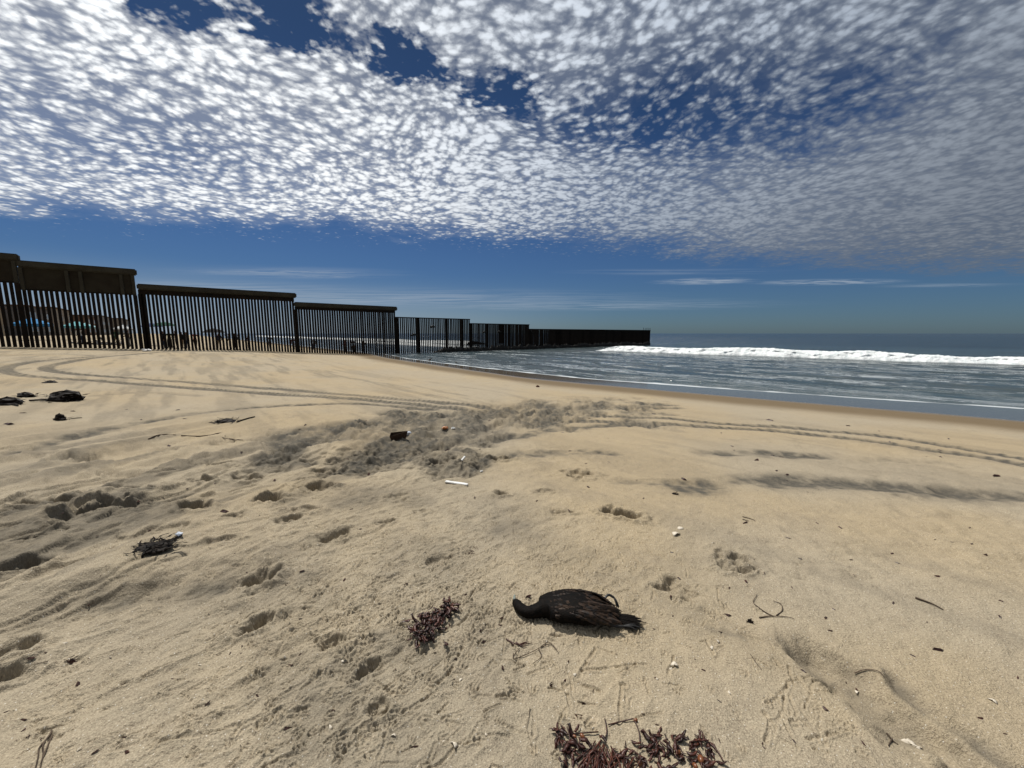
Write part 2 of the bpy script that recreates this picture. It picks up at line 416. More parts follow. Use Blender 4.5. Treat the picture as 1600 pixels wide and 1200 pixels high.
rM = int(np.searchsorted(rr, 30.0)); mx, my = GX[:rM], GY[:rM]; mfade = (np.exp(-(rr[:rM] / 14.0) ** 2))[:, None] * dryk[:rM]
patchy = sstep(fbm(mx * .35 + 20, my * .35, 3), -.25, .35)
Z[:rM] += mfade * (.3 + .9 * patchy) * (.022 * fbm(mx * 3.1, my * 3.1, 3) + .012 * fbm(mx * 8 + 9, my * 8, 3))
Z[:rM] += mfade * .030 * np.minimum(0, .55 - ridged(mx * 1.3 + 4, my * 1.3, 3)) * patchy
rN = int(np.searchsorted(rr, 9.0))
MX = GX.copy(); MY = GY.copy()
MX[:rN] += .012 * fbm(GX[:rN] * 14, GY[:rN] * 14, 3); MY[:rN] += .012 * fbm(GX[:rN] * 14 + 60, GY[:rN] * 14, 3)
def win(cx, cy, rad):
    rc = math.hypot(cx, cy); i0, i1 = np.searchsorted(rr, (max(rc - rad, 0), rc + rad))
    t = math.atan2(cx, cy); dt = math.asin(min(.999, rad / max(rc, rad * 1.01)))
    j0, j1 = np.searchsorted(th_f, (t - dt, t + dt))
    return slice(i0, i1 + 1), slice(j0, j1 + 1)
def noise_off(x, y, f, a): return fbm(x * f, y * f, 3) * a

# broad relief
Z += dryk * (.10 * fbm(GX * .22, GY * .22, 2) * near + .035 * fbm(GX * .8 + 3, GY * .8, 3) * near)
# wind-worked ridges on the left of the beach
a0, a1 = G(0, 800), G(420, 690); rd = (a1 - a0) / np.linalg.norm(a1 - a0)
al = GX * rd[0] + GY * rd[1]; ac = -GX * rd[1] + GY * rd[0]
def gmask(pix):
    m = np.zeros_like(Z)
    for (px, py, rad, amt) in pix:
        c = G(px, py); w_ = win(c[0], c[1], rad * 2.6)
        q = ((GX[w_] - c[0]) ** 2 + (GY[w_] - c[1]) ** 2) / rad ** 2
        m[w_] = np.maximum(m[w_], amt * np.exp(-q))
    return m
left = gmask([(40, 800, 1.9, 1), (190, 790, 1.6, 1), (330, 760, 1.5, .9), (60, 720, 2.4, .8), (230, 720, 2.2, .8), (420, 720, 1.8, .9), (40, 870, 1.0, .9), (150, 860, 1, .7), (500, 720, 1.6, .7), (40, 950, .7, .6)])
rg = ridged(al * .55, ac * 2.1, 4)
def scarp(x, y, h, lv=(-.22, -.03, .16)):
    f = fbm(x, y, 4); return h * (sum(sstep(f, l, l + .05) for l in lv) - 1.5)
Z -= left * dryk * scarp(al * .75 + 2, ac * 2.3, .040)
Z += left * dryk * (.075 * fbm(al * .9, ac * 2.6, 4) + .030 * (rg - .6) + .022 * fbm(al * 4, ac * 9, 3))
DARK += left * .80 * sstep(fbm(al * .5 + 4, ac * 2.2, 4), -.06, .34)
# churned patch where vehicles turned
churn = gmask([(500, 680, .95, 1), (570, 668, 1.1, 1), (640, 690, 1.0, 1), (720, 662, 1.5, 1), (800, 648, 1.9, .95), (700, 715, .8, 1), (590, 712, .85, 1), (870, 638, 2.2, .7), (450, 715, .8, .7), (760, 690, .9, .55), (960, 632, 2.6, .55), (1050, 650, 1.4, .35), (990, 660, 1.2, .45), (900, 655, 1.3, .5), (660, 650, 1.5, .8)])
ch = churn + .35 * fbm(GX * 1.4, GY * 1.4, 3) * (churn > .05)
chm = sstep(ch, .28, .62)
Z -= chm * scarp(al * 2.0 + 8, ac * 3.4, .026)
Z += chm * (.050 * fbm(al * 1.6, ac * 3.6, 4) + .016 * ridged(GX * 2.2, GY * 2.2, 3) + .050 * fbm(al * 4, ac * 8, 3) + .020 * ridged(GX * 6, GY * 6, 2) - .065)
DARK = np.maximum(DARK, chm * (.88 + .9 * fbm(al * 1.2 + 9, ac * 3, 3)))
# trampled, softer near field
tramp = gmask([(560, 800, 1.3, 1), (760, 830, 1.1, .9), (560, 1010, .7, 1), (450, 930, .7, 1), (700, 930, .7, .7), (560, 1130, .45, 1), (420, 1050, .5, .8), (900, 860, .9, .6), (640, 760, 1.2, .6), (1020, 830, .7, .45)])
wrk = gmask([(560, 1000, 1.0, 1), (450, 1100, .6, 1), (250, 1100, .8, .7), (650, 850, 1.4, .8), (450, 850, 1.2, .8), (850, 900, .8, .6), (200, 930, 1.0, .7), (950, 1080, .35, .5), (60, 1000, .8, .8)])
wx = GX * .70 + GY * .71 + .05 * fbm(GX * 4, GY * 4, 2); wy = -GX * .71 + GY * .70 + .05 * fbm(GX * 4 + 9, GY * 4, 2)
Z += wrk * (.0095 * ridged(wx * 4.5, wy * 10, 3) + .0060 * ridged(wy * 9, wx * 5 + 4, 2))
Z -= tramp * scarp(GX * 3.0, GY * 3.0, .004)
t1 = GX * .70 + GY * .71; t2 = -GX * .71 + GY * .70
Z += tramp * (.028 * fbm(GX * 3.2, GY * 3.2, 4) + .016 * fbm(t1 * 5, t2 * 13, 3) + .004 * fbm(t1 * 16, t2 * 34, 2))
DARK = np.maximum(DARK, tramp * (.10 + 1.0 * fbm(GX * 1.8 + 30, GY * 1.8, 4)))
Z += dryk * np.exp(-(rr / 9.0) ** 2)[:, None] * (.010 * fbm(GX * 5 + 50, GY * 5, 3) + .0045 * fbm(GX * 22, GY * 22, 2))

def hole(px, py, L, W, dep, ang=0.0, rim=.35, dark=.25, rough=1.0):
    c = G(px, py); w_ = win(c[0], c[1], max(L, W) * 2.6); x = GX[w_] - c[0]; y = GY[w_] - c[1]
    wob = noise_off(GX[w_] + px, GY[w_] + py, 6.0, .62 * rough * max(L, W)) ; wob2 = noise_off(GX[w_] - py, GY[w_] + px, 6.0, .62 * rough * max(L, W))
    x = x + wob; y = y + wob2
    ca, sa = math.cos(ang), math.sin(ang); a = x * ca + y * sa; b = -x * sa + y * ca
    q = np.sqrt((a / L) ** 2 + (b / W) ** 2)
    bowl = 1 - sstep(q, .62, 1.0)
    dep *= .80
    bowl = bowl * (1 + .9 * fbm(GX[w_] * 11 + px, GY[w_] * 11, 3))
    Z[w_] += -dep * bowl + dep * rim * np.exp(-((q - 1.25) / .28) ** 2) * (1 + 1.2 * fbm(GX[w_] * 9, GY[w_] * 9, 2)) + rough * (dep * .9 * bowl + .3 * dep * (1 - sstep(q, 1.0, 2.2))) * fbm(GX[w_] * 16, GY[w_] * 16, 3)
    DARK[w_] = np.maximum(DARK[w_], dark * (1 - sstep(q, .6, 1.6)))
for h in ((500, 762, .20, .13, .10, .2), (424, 782, .16, .10, .10, .3), (303, 797, .18, .12, .10, .1), (520, 838, .17, .11, .06, .5), (412, 903, .13, .10, .10, .4),
          (405, 968, .13, .07, .075, 1.1), (518, 1005, .10, .06, .05, .4), (25, 885, .16, .10, .09, .5), (908, 738, .22, .13, .07, 0), (970, 806, .20, .11, .10, -.5),
          (1150, 880, .20, .13, .05, -.5), (1055, 920, .17, .10, .045, -.4), (785, 770, .13, .10, .08, .3), (140, 790, .22, .14, .09, .3), (62, 778, .20, .10, .09, .3), (100, 775, .22, .12, .08, .2),
          (195, 793, .20, .10, .08, .5), (170, 760, .25, .15, .06, .3), (110, 806, .20, .10, .06, .5), (310, 748, .22, .13, .07, .3), (120, 712, .35, .15, .07, .2), (390, 735, .20, .13, .08, .4),
          (240, 765, .20, .07, .05, .2), (15, 1010, .12, .09, .06, .7), (8, 1050, .12, .07, .05, .8), (1150, 872, .08, .06, .05, .3), (1165, 890, .07, .05, .04, .8), (1130, 868, .06, .05, .035, .2), (880, 800, .14, .09, .035, .3), (655, 800, .10, .07, .03, .5), (690, 880, .10, .06, .025, .4), (270, 830, .12, .07, .035, .5), (345, 845, .12, .06, .03, .4), (60, 840, .16, .08, .05, .4), (360, 810, .13, .07, .04, .4), (620, 775, .16, .08, .035, .3), (850, 765, .14, .08, .03, .2), (260, 700, .3, .12, .05, .2), (180, 735, .3, .1, .05, .2), (50, 735, .3, .12, .05, .2), (20, 700, .4, .14, .05, .2), (500, 730, .25, .08, .05, .2), (690, 715, .22, .12, .07, .3), (570, 660, .3, .2, .10, .2),
          (600, 820, .12, .08, .03, .5), (730, 722, .18, .10, .06, .5), (452, 815, .13, .09, .05, .4), (575, 1045, .08, .05, .035, .8), (585, 1105, .06, .05, .035, .6), (540, 1120, .06, .03, .02, .8), (470, 800, .2, .1, .04, .4), (300, 715, .25, .1, .04, .3), (350, 690, .3, .12, .05, .2), (440, 700, .26, .12, .07, .2), (780, 712, .22, .12, .06, .2), (330, 720, .3, .07, .05, .2)):
    hole(*h)
# soft hollow at the left and the long trough at the lower right
def swale(pix, width, dep, dark=.0, sharp=1.0, jit=.12, feather=1.0):
    path = catmull([G(*p) for p in pix], 10); far = path.copy()
    for k in range(0, len(path) - 1, 4):
        seg = path[max(0, k - 1):k + 6]; c = seg.mean(0); rad = np.linalg.norm(seg - c, axis=1).max() + width * 2.2
        w_ = win(c[0], c[1], rad); x = GX[w_] + noise_off(GX[w_], GY[w_], 1 / max(width, .2), jit); y = GY[w_] + noise_off(GX[w_] + 40, GY[w_], 1 / max(width, .2), jit)
        dd = np.full(x.shape, 9e9); sg = np.zeros(x.shape); tt = np.zeros(x.shape)
        for i in range(len(seg) - 1):
            a, b = seg[i], seg[i + 1]; ab = b - a; L2 = ab @ ab + 1e-9
            t = np.clip(((x - a[0]) * ab[0] + (y - a[1]) * ab[1]) / L2, 0, 1)
            ex = x - a[0] - t * ab[0]; ey = y - a[1] - t * ab[1]; q = np.hypot(ex, ey); m_ = q < dd
            dd = np.where(m_, q, dd)
        fth = feather * np.clip(.45 + 1.3 * (fbm(GX[w_] * 1.1 + 11, GY[w_] * 1.1, 3) + .42), .3, 1.6) + (1 - feather)
        prof = fth * -dep * np.exp(-(dd / width) ** 2 * sharp) + fth * dep * .10 * np.exp(-((dd - 1.5 * width) / (.4 * width)) ** 2)
        own = BUF[w_]; m_ = dd < own[..., 0]
        own[..., 0] = np.where(m_, dd, own[..., 0]); own[..., 1] = np.where(m_, prof, own[..., 1])
        BUF[w_] = own
    m_ = BUF[..., 0] < width * 2.2
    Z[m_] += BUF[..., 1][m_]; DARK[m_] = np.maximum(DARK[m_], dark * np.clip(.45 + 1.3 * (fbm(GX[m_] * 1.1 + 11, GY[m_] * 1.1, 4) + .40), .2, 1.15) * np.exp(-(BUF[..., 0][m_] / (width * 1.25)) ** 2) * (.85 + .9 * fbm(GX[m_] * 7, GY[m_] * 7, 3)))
    BUF[..., 0] = 9e9; BUF[..., 1] = 0
BUF = np.zeros(Z.shape + (2,)); BUF[..., 0] = 9e9
swale([(20, 960), (100, 935), (180, 922), (260, 912), (350, 903)], .20, .075, .55, feather=.2)
swale([(1270, 1015), (1330, 1060), (1400, 1110), (1480, 1165), (1560, 1230)], .12, .095, .60, feather=.3)
swale([(1400, 1060), (1470, 1105), (1540, 1155), (1620, 1215)], .055, .035, .85, feather=.4)
swale([(1290, 1040), (1340, 1085), (1380, 1115)], .04, .04, .8, feather=.4)
swale([(1110, 990), (1170, 1000), (1240, 1006), (1300, 1020)], .06, .012, .6)
swale([(1070, 760), (1200, 752), (1330, 756), (1420, 765), (1480, 770)], .20, .030, 1.3, jit=.06, feather=.6)
swale([(1490, 769), (1550, 775), (1640, 783)], .16, .025, 1.3, jit=.06)
swale([(960, 750), (1050, 752), (1150, 755)], .10, .025, .8)
swale([(1100, 708), (1180, 709), (1280, 713)], .16, .025, 1.4, jit=.05, feather=.6)
swale([(1340, 718), (1450, 722), (1500, 730)], .10, .02, .4)
swale([(800, 706), (860, 704), (945, 704)], .15, .03, 1.0)
swale([(770, 684), (820, 676), (870, 666), (930, 663), (985, 660)], .15, .035, 1.8, jit=.05, feather=.5)
swale([(600, 712), (680, 695), (760, 682), (800, 675)], .18, .055, 1.2)
swale([(-40, 725), (60, 697), (150, 674), (250, 655), (350, 641), (450, 634), (560, 632), (680, 638)], .13, .03, 1.3, jit=.05)
swale([(-40, 743), (60, 715), (160, 683)], .10, .03, .35)
swale([(60, 620), (150, 618), (230, 614), (310, 618)], .12, .02, .45)
swale([(-30, 802), (40, 795), (85, 786)], .05, .03, .4)
swale([(460, 742), (540, 736), (640, 728)], .05, .03, .5)
swale([(0, 556), (80, 553), (160, 556)], .4, .03, .5); swale([(-20, 563), (100, 560), (220, 549)], .35, .02, .3)
swale([(1195, 865), (1260, 880), (1330, 890)], .03, .006, .2)

def tyre(pix, width=.40, dep=.028, pitch=.16, dark=1.5):
    path = catmull([G(*p) for p in pix], 14); cum = np.concatenate([[0], np.cumsum(np.linalg.norm(np.diff(path, axis=0), axis=1))])
    for k in range(0, len(path) - 1, 6):
        seg = path[k:k + 8]; c = seg.mean(0); rad = np.linalg.norm(seg - c, axis=1).max() + width * 1.6
        w_ = win(c[0], c[1], rad); x = GX[w_]; y = GY[w_]; own = TB[w_]
        for i in range(len(seg) - 1):
            a, b = seg[i], seg[i + 1]; ab = b - a; L = math.sqrt(ab @ ab) + 1e-9
            t = np.clip(((x - a[0]) * ab[0] + (y - a[1]) * ab[1]) / L ** 2, 0, 1)
            ex = x - a[0] - t * ab[0]; ey = y - a[1] - t * ab[1]; q = np.hypot(ex, ey); m_ = q < own[..., 0]
            own[..., 0] = np.where(m_, q, own[..., 0]); own[..., 1] = np.where(m_, cum[k + i] + t * L, own[..., 1])
        TB[w_] = own
    m_ = TB[..., 0] < width * 1.5; d = TB[..., 0][m_]; a = TB[..., 1][m_]
    bar = .5 + .5 * np.tanh(2.5 * np.sin(2 * math.pi * (a + .35 * d) / pitch)); fade = .55 + 1.0 * np.clip(vnoise(a * .45 + pix[0][0], a * 0 + 3) + .5, 0, 1)
    ins = 1 - sstep(d, width * .42, width * .58)
    Z[m_] += fade * (-dep * ins * (.68 + .32 * bar) + dep * .25 * np.exp(-((d - width * .68) / (width * .16)) ** 2) * (.7 + .5 * bar) + .6 * dep * ins * fbm(GX[m_] * 6, GY[m_] * 6, 2))
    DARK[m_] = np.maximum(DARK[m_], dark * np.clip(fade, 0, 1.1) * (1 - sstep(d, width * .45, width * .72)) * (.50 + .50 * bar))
    TB[..., 0] = 9e9
TB = np.zeros(Z.shape + (2,)); TB[..., 0] = 9e9
tyre([(330, 545), (240, 551), (150, 559), (95, 568), (72, 575), (95, 582), (200, 591), (300, 598), (400, 606), (500, 614), (600, 622), (720, 631), (830, 639)])
tyre([(160, 556), (80, 562), (30, 569), (8, 577), (30, 586), (100, 592), (200, 600), (300, 607), (400, 614), (500, 621), (600, 628), (720, 637)])
tyre([(830, 639), (900, 644), (980, 650), (1060, 656), (1150, 663), (1240, 669), (1330, 677), (1400, 685), (1470, 696), (1540, 708), (1640, 727)], width=.28)
tyre([(840, 650), (930, 655), (1020, 661), (1100, 667), (1200, 672), (1280, 680), (1360, 689), (1440, 702), (1520, 714), (1640, 738)], width=.30, dep=.03)

# gull footprints and drag marks, pressed into the sand
def stroke(x0, y0, x1, y1, wd, dep):
    cx, cy = (x0 + x1) / 2, (y0 + y1) / 2; L = math.hypot(x1 - x0, y1 - y0)
    w_ = win(cx, cy, L / 2 + wd * 2.5)
    x = MX[w_]; y = MY[w_]
    if x.size == 0: return
    t = np.clip(((x - x0) * (x1 - x0) + (y - y0) * (y1 - y0)) / (L * L + 1e-9), 0, 1)
    q = np.hypot(x - x0 - t * (x1 - x0), y - y0 - t * (y1 - y0)) / wd
    Z[w_] += dep * (-np.exp(-q * q * 1.4) + .55 * np.exp(-((q - 1.5) / .5) ** 2)) * (1 - .5 * t)
def gull(c, ang, sz, dep):
    for k in (-.42, 0, .42):
        a = ang + k; stroke(c[0] + .4 * sz * math.cos(a), c[1] + .4 * sz * math.sin(a), c[0] + 1.15 * sz * math.cos(a), c[1] + 1.15 * sz * math.sin(a), .0055 * sz / .05, dep * 1.3)
rs = random.Random(5)
areas = ((380, 780, 860, 1190, 640), (520, 880, 1000, 1000, 200), (860, 930, 1010, 1130, 90), (400, 760, 820, 860, 260), (1180, 1030, 1330, 1190, 70), (980, 860, 1180, 1000, 90), (0, 980, 420, 1195, 260), (60, 830, 400, 960, 200), (0, 760, 420, 860, 240), (400, 690, 800, 780, 200), (800, 790, 1020, 900, 120), (1030, 780, 1600, 900, 60), (1000, 1000, 1250, 1190, 45), (380, 960, 600, 1195, 120))
areas = areas + ((430, 780, 1000, 1010, 620), (520, 930, 760, 1080, 150), (300, 830, 560, 1000, 160), (420, 1000, 700, 1195, 120), (480, 820, 760, 980, 320))
for (x0, y0, x1, y1, n) in areas:
    for _ in range(n):
        px, py = rs.uniform(x0, x1), rs.uniform(y0, y1)
        if rs.random() > 171000 / (py - 521) ** 2: continue
        c = G(px, py); a = rs.gauss(.75, .9) if px < 800 else rs.gauss(1.5, 1.2)
        k = rs.random()
        if k < .45: gull(c, a, rs.uniform(.035, .065), rs.uniform(.004, .009))
        elif k < .85:
            L = rs.uniform(.04, .15); a = rs.gauss(.8, .45) if px < 760 else a; stroke(c[0], c[1], c[0] + L * math.cos(a), c[1] + L * math.sin(a), rs.uniform(.004, .009), rs.uniform(.005, .012))
        elif rs.random() < .15: hole(px, py, rs.uniform(.012, .025), rs.uniform(.008, .02), rs.uniform(.006, .014), a, .4, 0, .6)
for (x0, y0, x1, y1) in ((235, 1150, 318, 1095), (250, 1160, 400, 1120), (970, 1065, 968, 1120), (930, 1010, 905, 1050), (190, 1148, 235, 1130), (640, 930, 760, 905), (330, 1000, 420, 960), (880, 1060, 890, 1095), (910, 1040, 1010, 1035), (1230, 1060, 1225, 1110), (1235, 1060, 1270, 1055), (1265, 1080, 1285, 1060), (1262, 1150, 1330, 1140), (1195, 1110, 1205, 1150), (1220, 1110, 1240, 1150), (720, 1010, 745, 980), (700, 1050, 730, 990)):
    p, q = G(x0, y0), G(x1, y1); mid_ = (p + q) / 2 + np.array([rs.gauss(0, .012), rs.gauss(0, .012)])
    stroke(p[0], p[1], mid_[0], mid_[1], .009, .010); stroke(mid_[0], mid_[1], q[0], q[1], .009, .009)
for k in range(5):                                  # scratched circles where a bird turned round
    for j in range(14):
        c = G(1292, 1118); a = j / 14 * 6.283; r0 = .03 + .016 * k
        if rs.random() < .7: stroke(c[0] + r0 * math.cos(a), c[1] + r0 * math.sin(a), c[0] + r0 * math.cos(a + .4), c[1] + r0 * math.sin(a + .4), .005, .005)

Z = np.where(GD < 6, base_z(GX, GY) + (Z - base_z(GX, GY)) * sstep(GD, 3.5, 7), Z)
WET = 1 - sstep(GD - film_w(GN), .4, 4.4 + 1.2 * fbm(GX * .25, GY * .25, 2)); FILM = 1 - sstep(GD - film_w(GN) + .5 * fbm(GS * .5, GN * .12, 3), -.25, .55)
DARK = np.clip(DARK, 0, 1) * sstep(GD, 3.5, 6.0)
streak = np.maximum(sstep(fbm(GS * 1.1, GN * .16, 4), .05, .5) * .34, sstep(fbm(GS * 3.1 + 5, GN * .35, 4), .0, .45) * .42) * sstep(GD, 7, 12) * (.45 + .55 * sstep(rr, 6, 16))[:, None]          # faint heavy-mineral streaks laid along the shore
DARK = np.maximum(DARK, streak)

def grid_mesh(name, X, Y, Zz, wrap, keep=None, attrs={}):
    Rn, Cn = X.shape; V = np.stack([X, Y, Zz], -1).reshape(-1, 3).astype(np.float32)
    i = np.arange(Rn - 1)[:, None]; j = np.arange(Cn if wrap else Cn - 1)[None, :]; j2 = (j + 1) % Cn
    q = np.stack([i * Cn + j, i * Cn + j2, (i + 1) * Cn + j2, (i + 1) * Cn + j], -1)[..., ::-1]
    if keep is not None:
        k = keep.reshape(-1)[q].any(-1); q = q[k]
    q = q.reshape(-1, 4).astype(np.int32)
    if keep is not None:
        used = np.unique(q); mp = np.full(len(V), -1, np.int32); mp[used] = np.arange(len(used)); q = mp[q]; V = V[used]
        attrs = {k: v.reshape(-1)[used] for k, v in attrs.items()}
    me = bpy.data.meshes.new(name); me.vertices.add(len(V)); me.vertices.foreach_set('co', V.ravel())
    me.loops.add(q.size); me.loops.foreach_set('vertex_index', q.ravel())
    me.polygons.add(len(q)); me.polygons.foreach_set('loop_start', np.arange(0, q.size, 4, dtype=np.int32))
    me.update(calc_edges=True)
    me.polygons.foreach_set('use_smooth', np.ones(len(q), bool))
    for k, v in attrs.items():
        a = me.attributes.new(k, 'FLOAT', 'POINT'); a.data.foreach_set('value', np.ascontiguousarray(v.reshape(-1), np.float32))
    return me
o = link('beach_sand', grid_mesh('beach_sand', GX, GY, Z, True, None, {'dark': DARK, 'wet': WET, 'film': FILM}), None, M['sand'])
tag(o, kind='structure')
def surf(x, y):
    r = math.hypot(x, y); t = math.atan2(x, y)
    if abs(t) > TH or r > 60: return float(base_z(x, y))
    i = min(np.searchsorted(rr, r), len(rr) - 1); j = min(np.searchsorted(th_f, t), len(th_f) - 1)
    return float(Z[i, j])
def at(px, py):
    p = G(px, py); d = ray(px, py); z = surf(p[0], p[1])
    for _ in range(5):
        t = (z - EYE.z) / d.z; z = .5 * z + .5 * surf(d.x * t, d.y * t)
    t = (z - EYE.z) / d.z; x, y = d.x * t, d.y * t
    return Vector((x, y, surf(x, y)))

# ------------------------------------------------------------------ sea
wt = np.concatenate([np.linspace(-R_(62), R_(62), 560), np.linspace(R_(62), 2 * math.pi - R_(62), 80)[1:-1]])
wr = np.concatenate([np.geomspace(9, 75, 360)[:-1], np.geomspace(75, 400, 120)[:-1], np.geomspace(400, 25000, 40)])
WX = wr[:, None] * np.sin(wt); WY = wr[:, None] * np.cos(wt); WS, WN = to_sn(WX, WY); wd_ = WS - shore(WN)
shal = sstep(wd_, 0, 10); fade = np.exp(-(wr / 260) ** 2)[:, None]
WZ = shal * fade * (.10 * fbm(WS * .35, WN * .07, 3) + .05 * fbm(WS * 1.2, WN * .35, 3) + .03 * ridged(WS * .8 + 7, WN * .25, 2)) + .012 * fbm(WS * .9, WN * .5, 3) * (1 - shal) - .02 * shal
WZ += sstep(wd_, 45, 70) * np.exp(-(wr / 900) ** 2)[:, None] * .22 * np.sin(WS * .16 + 1.5 * fbm(WS * .02, WN * .01, 2)) * .6
depth = WZ - base_z(WX, WY)
en = fbm(WS * .8, WN * .8, 3)
ew = np.clip(fbm(WN * .22, WS * .05, 3) + .35, 0, 1)
EDGE = np.clip((1 - sstep(depth, .006, .014 + .040 * ew + .016 * en)) * (.65 + 1.2 * en + .5 * ew), 0, 1) * (WS < 40)
EDGE = np.maximum(EDGE, .45 * np.exp(-((depth - .11 - .05 * fbm(WN * .13, WS * .1, 2)) / .010) ** 2) * sstep(en, .02, .3))
FOAM = np.clip(.20 + .62 * np.exp(-((wd_ - 9) / 11) ** 2) + .55 * np.exp(-((WS - 44) / 5) ** 2) * (WN > -36), 0, 1) * (1 - sstep(WS, 56, 75)) * sstep(wd_, -.5, 1.5)
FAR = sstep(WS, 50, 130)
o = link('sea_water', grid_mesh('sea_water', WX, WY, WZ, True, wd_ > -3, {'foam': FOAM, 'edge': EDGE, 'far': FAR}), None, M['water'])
tag(o, kind='structure')

def breaker(name, n0, n1, dn_near, label, s_of, hgt, taper):
    nn = np.concatenate([np.arange(n0, n0 + 44, dn_near), np.geomspace(1, max(1.01, n1 - n0 - 43), 120) + n0 + 43]); nn = nn[nn < n1]
    cs = np.linspace(0, 1, 46); A, B = np.meshgrid(nn, cs, indexing='ij')
    s0 = s_of(A) + 1.0 * fbm(A * .16, A * 0, 3) + .35 * fbm(A * 1.1, A * 0 + 4, 2)
    env = taper(A); h = hgt * env * (.86 + .4 * fbm(A * .12, A * 0 + 9, 3))
    sback = np.interp(B, [0, .35, .55, 1], [-.4, .9, 2.2, 9.0]); zprof = np.interp(B, [0, .10, .30, .42, .55, .75, 1], [-.12, .34, .86, 1.0, .86, .35, -.25])
    ln = sstep(B, .02, .2) * (1 - sstep(B, .65, 1))
    sc = sback * (.5 + .5 * env) + ln * (.40 * fbm(A * .8, B * 5, 4) + .16 * fbm(A * 4, B * 18, 3))
    zz = h * zprof + env * ln * (.10 * fbm(A * .6 + 7, B * 5, 4) + .08 * fbm(A * 4.5, B * 20, 3)) - .10
    X, Y = to_xy(s0 + sc, A)
    thin = np.clip(sstep(B, .5, .75) + (1 - sstep(B, .0, .09)) * .8 + (1 - env) * .8, 0, 1)
    me = grid_mesh(name, X, Y, zz, False, None, {'thin': thin})
    me.flip_normals()
    return tag(link(name, me, None, M['foam']), label, None, None, 'stuff')
breaker('breaking_surf', -37.5, 90, .075, 'long white line of broken surf rolling in beside the fence end', lambda n: np.interp(n, [-36, -8.8, 3.5, 60], [48.0, 51.6, 53.0, 57]), 1.0, lambda n: sstep(n, -37.4, -33.0))
breaker('breaking_surf', -420, -62, .5, 'white surf breaking beyond the fence bars', lambda n: 52 + 0 * n, .95, lambda n: sstep(n, -420, -400) * (1 - sstep(n, -80, -62)))
breaker('breaking_surf', -130, -56, .25, 'low inner line of white water beyond the fence bars', lambda n: 40 + 0 * n, .5, lambda n: sstep(n, -130, -118) * (1 - sstep(n, -66, -56)))

# ------------------------------------------------------------------ border fence, section by section
def fence_s(px, n=FENCE_N):
    u = (px - CX) / F; Zd = n / (DY * u - DX); x = u * Zd; return DX * x + DY * Zd
FRZ = math.atan2(DY, DX)                             # local +x = seaward, local -y = towards the camera side
def round_beam(name, L, y0, y1, z0, z1, bev):
    return box_mesh(name, 0, L, y0, y1, z0, z1, bev, 3)
jit = random.Random(3)
def fence_section(px0, px1, slat_top, base, label, pitch=.268, wdt=.176, s0=None, s1=None):
    a = fence_s(px0) if s0 is None else s0; b = fence_s(px1) if s1 is None else s1; L = b - a
    x, y = to_xy(a, FENCE_N)
    root = empty('border_fence_section', (x, y, 0), FRZ)
    tag(root, label, 'fence', 'sections of the steel border fence')
    me = box_mesh('slat', -wdt / 2, wdt / 2, -wdt / 2, wdt / 2, base, slat_top, .012); me.materials.append(M['slat'])
    n = int(round(L / pitch)); p = L / n
    for k in range(n):
        link('slat', me, root, None, (p * (k + .5) + jit.gauss(0, .006), jit.gauss(0, .008), 0), (jit.gauss(0, .0012), jit.gauss(0, .0018), jit.gauss(0, .02)))
    return root, L, a
def frame_section(root, L, top, beam_h, slat_top, over=.30):
    link('top_beam', round_beam('top_beam', L + .25, -over, over, top - beam_h, top, .09), root, M['beam'], (-.02, 0, 0))
    link('header_plate', box_mesh('header_plate', .02, L - .02, -.10, .10, slat_top, top - beam_h - .003), root, M['slat'])
    post = box_mesh('post', -.14, .14, -.14, .14, -1.2, slat_top - .002, .015); post.materials.append(M['slat'])
    return post

# section with the tallest cap, inland end
for (p0, p1, top, st_, lab, s0) in ((0, 50, 8.60, 6.42, 'tallest rust brown fence section with deep plated top, at the inland end', -21.0),
                                    (50, 226, 8.15, 5.92, 'tall fence section with framed brown plates above its bars and a rounded olive cap', None)):
    root, L, a = fence_section(p0, p1, st_ + .02, -.4, lab, pitch=.285, s0=s0)
    link('top_beam', round_beam('top_beam', L + .18, -.30, .30, top - .52, top, .09), root, M['beam'], (0, 0, 0))
    z0, z1 = st_, top - .523
    xs = []; xx = .15; alt = 0
    while xx < L - .4:
        xs.append(xx); xx += (2.35, .75)[alt % 2]; alt += 1
    xs.append(L - .12)
    pst = box_mesh('stiffener_post', -.11, .11, -.24, .10, z0 - .003, z1, .02); pst.materials.append(M['beam'])
    for q in xs: link('stiffener_post', pst, root, None, (q, 0, 0))
    for q0, q1 in zip(xs[:-1], xs[1:]):
        link('plate_panel', box_mesh('plate_panel', q0 + .113, q1 - .113, -.085, -.055, z0 + .10, z1 - .002, .004), root, M['panel'])
        link('panel_rail', box_mesh('panel_rail', q0 + .113, q1 - .113, -.13, -.02, z0, z0 + .098, .01), root, M['slat'])
    ep = box_mesh('end_post', -.13, .13, -.13, .13, -.4, z0 - .006, .015); ep.materials.append(M['slat'])
    link('end_post', ep, root, None, (L - .10, -.20, 0))

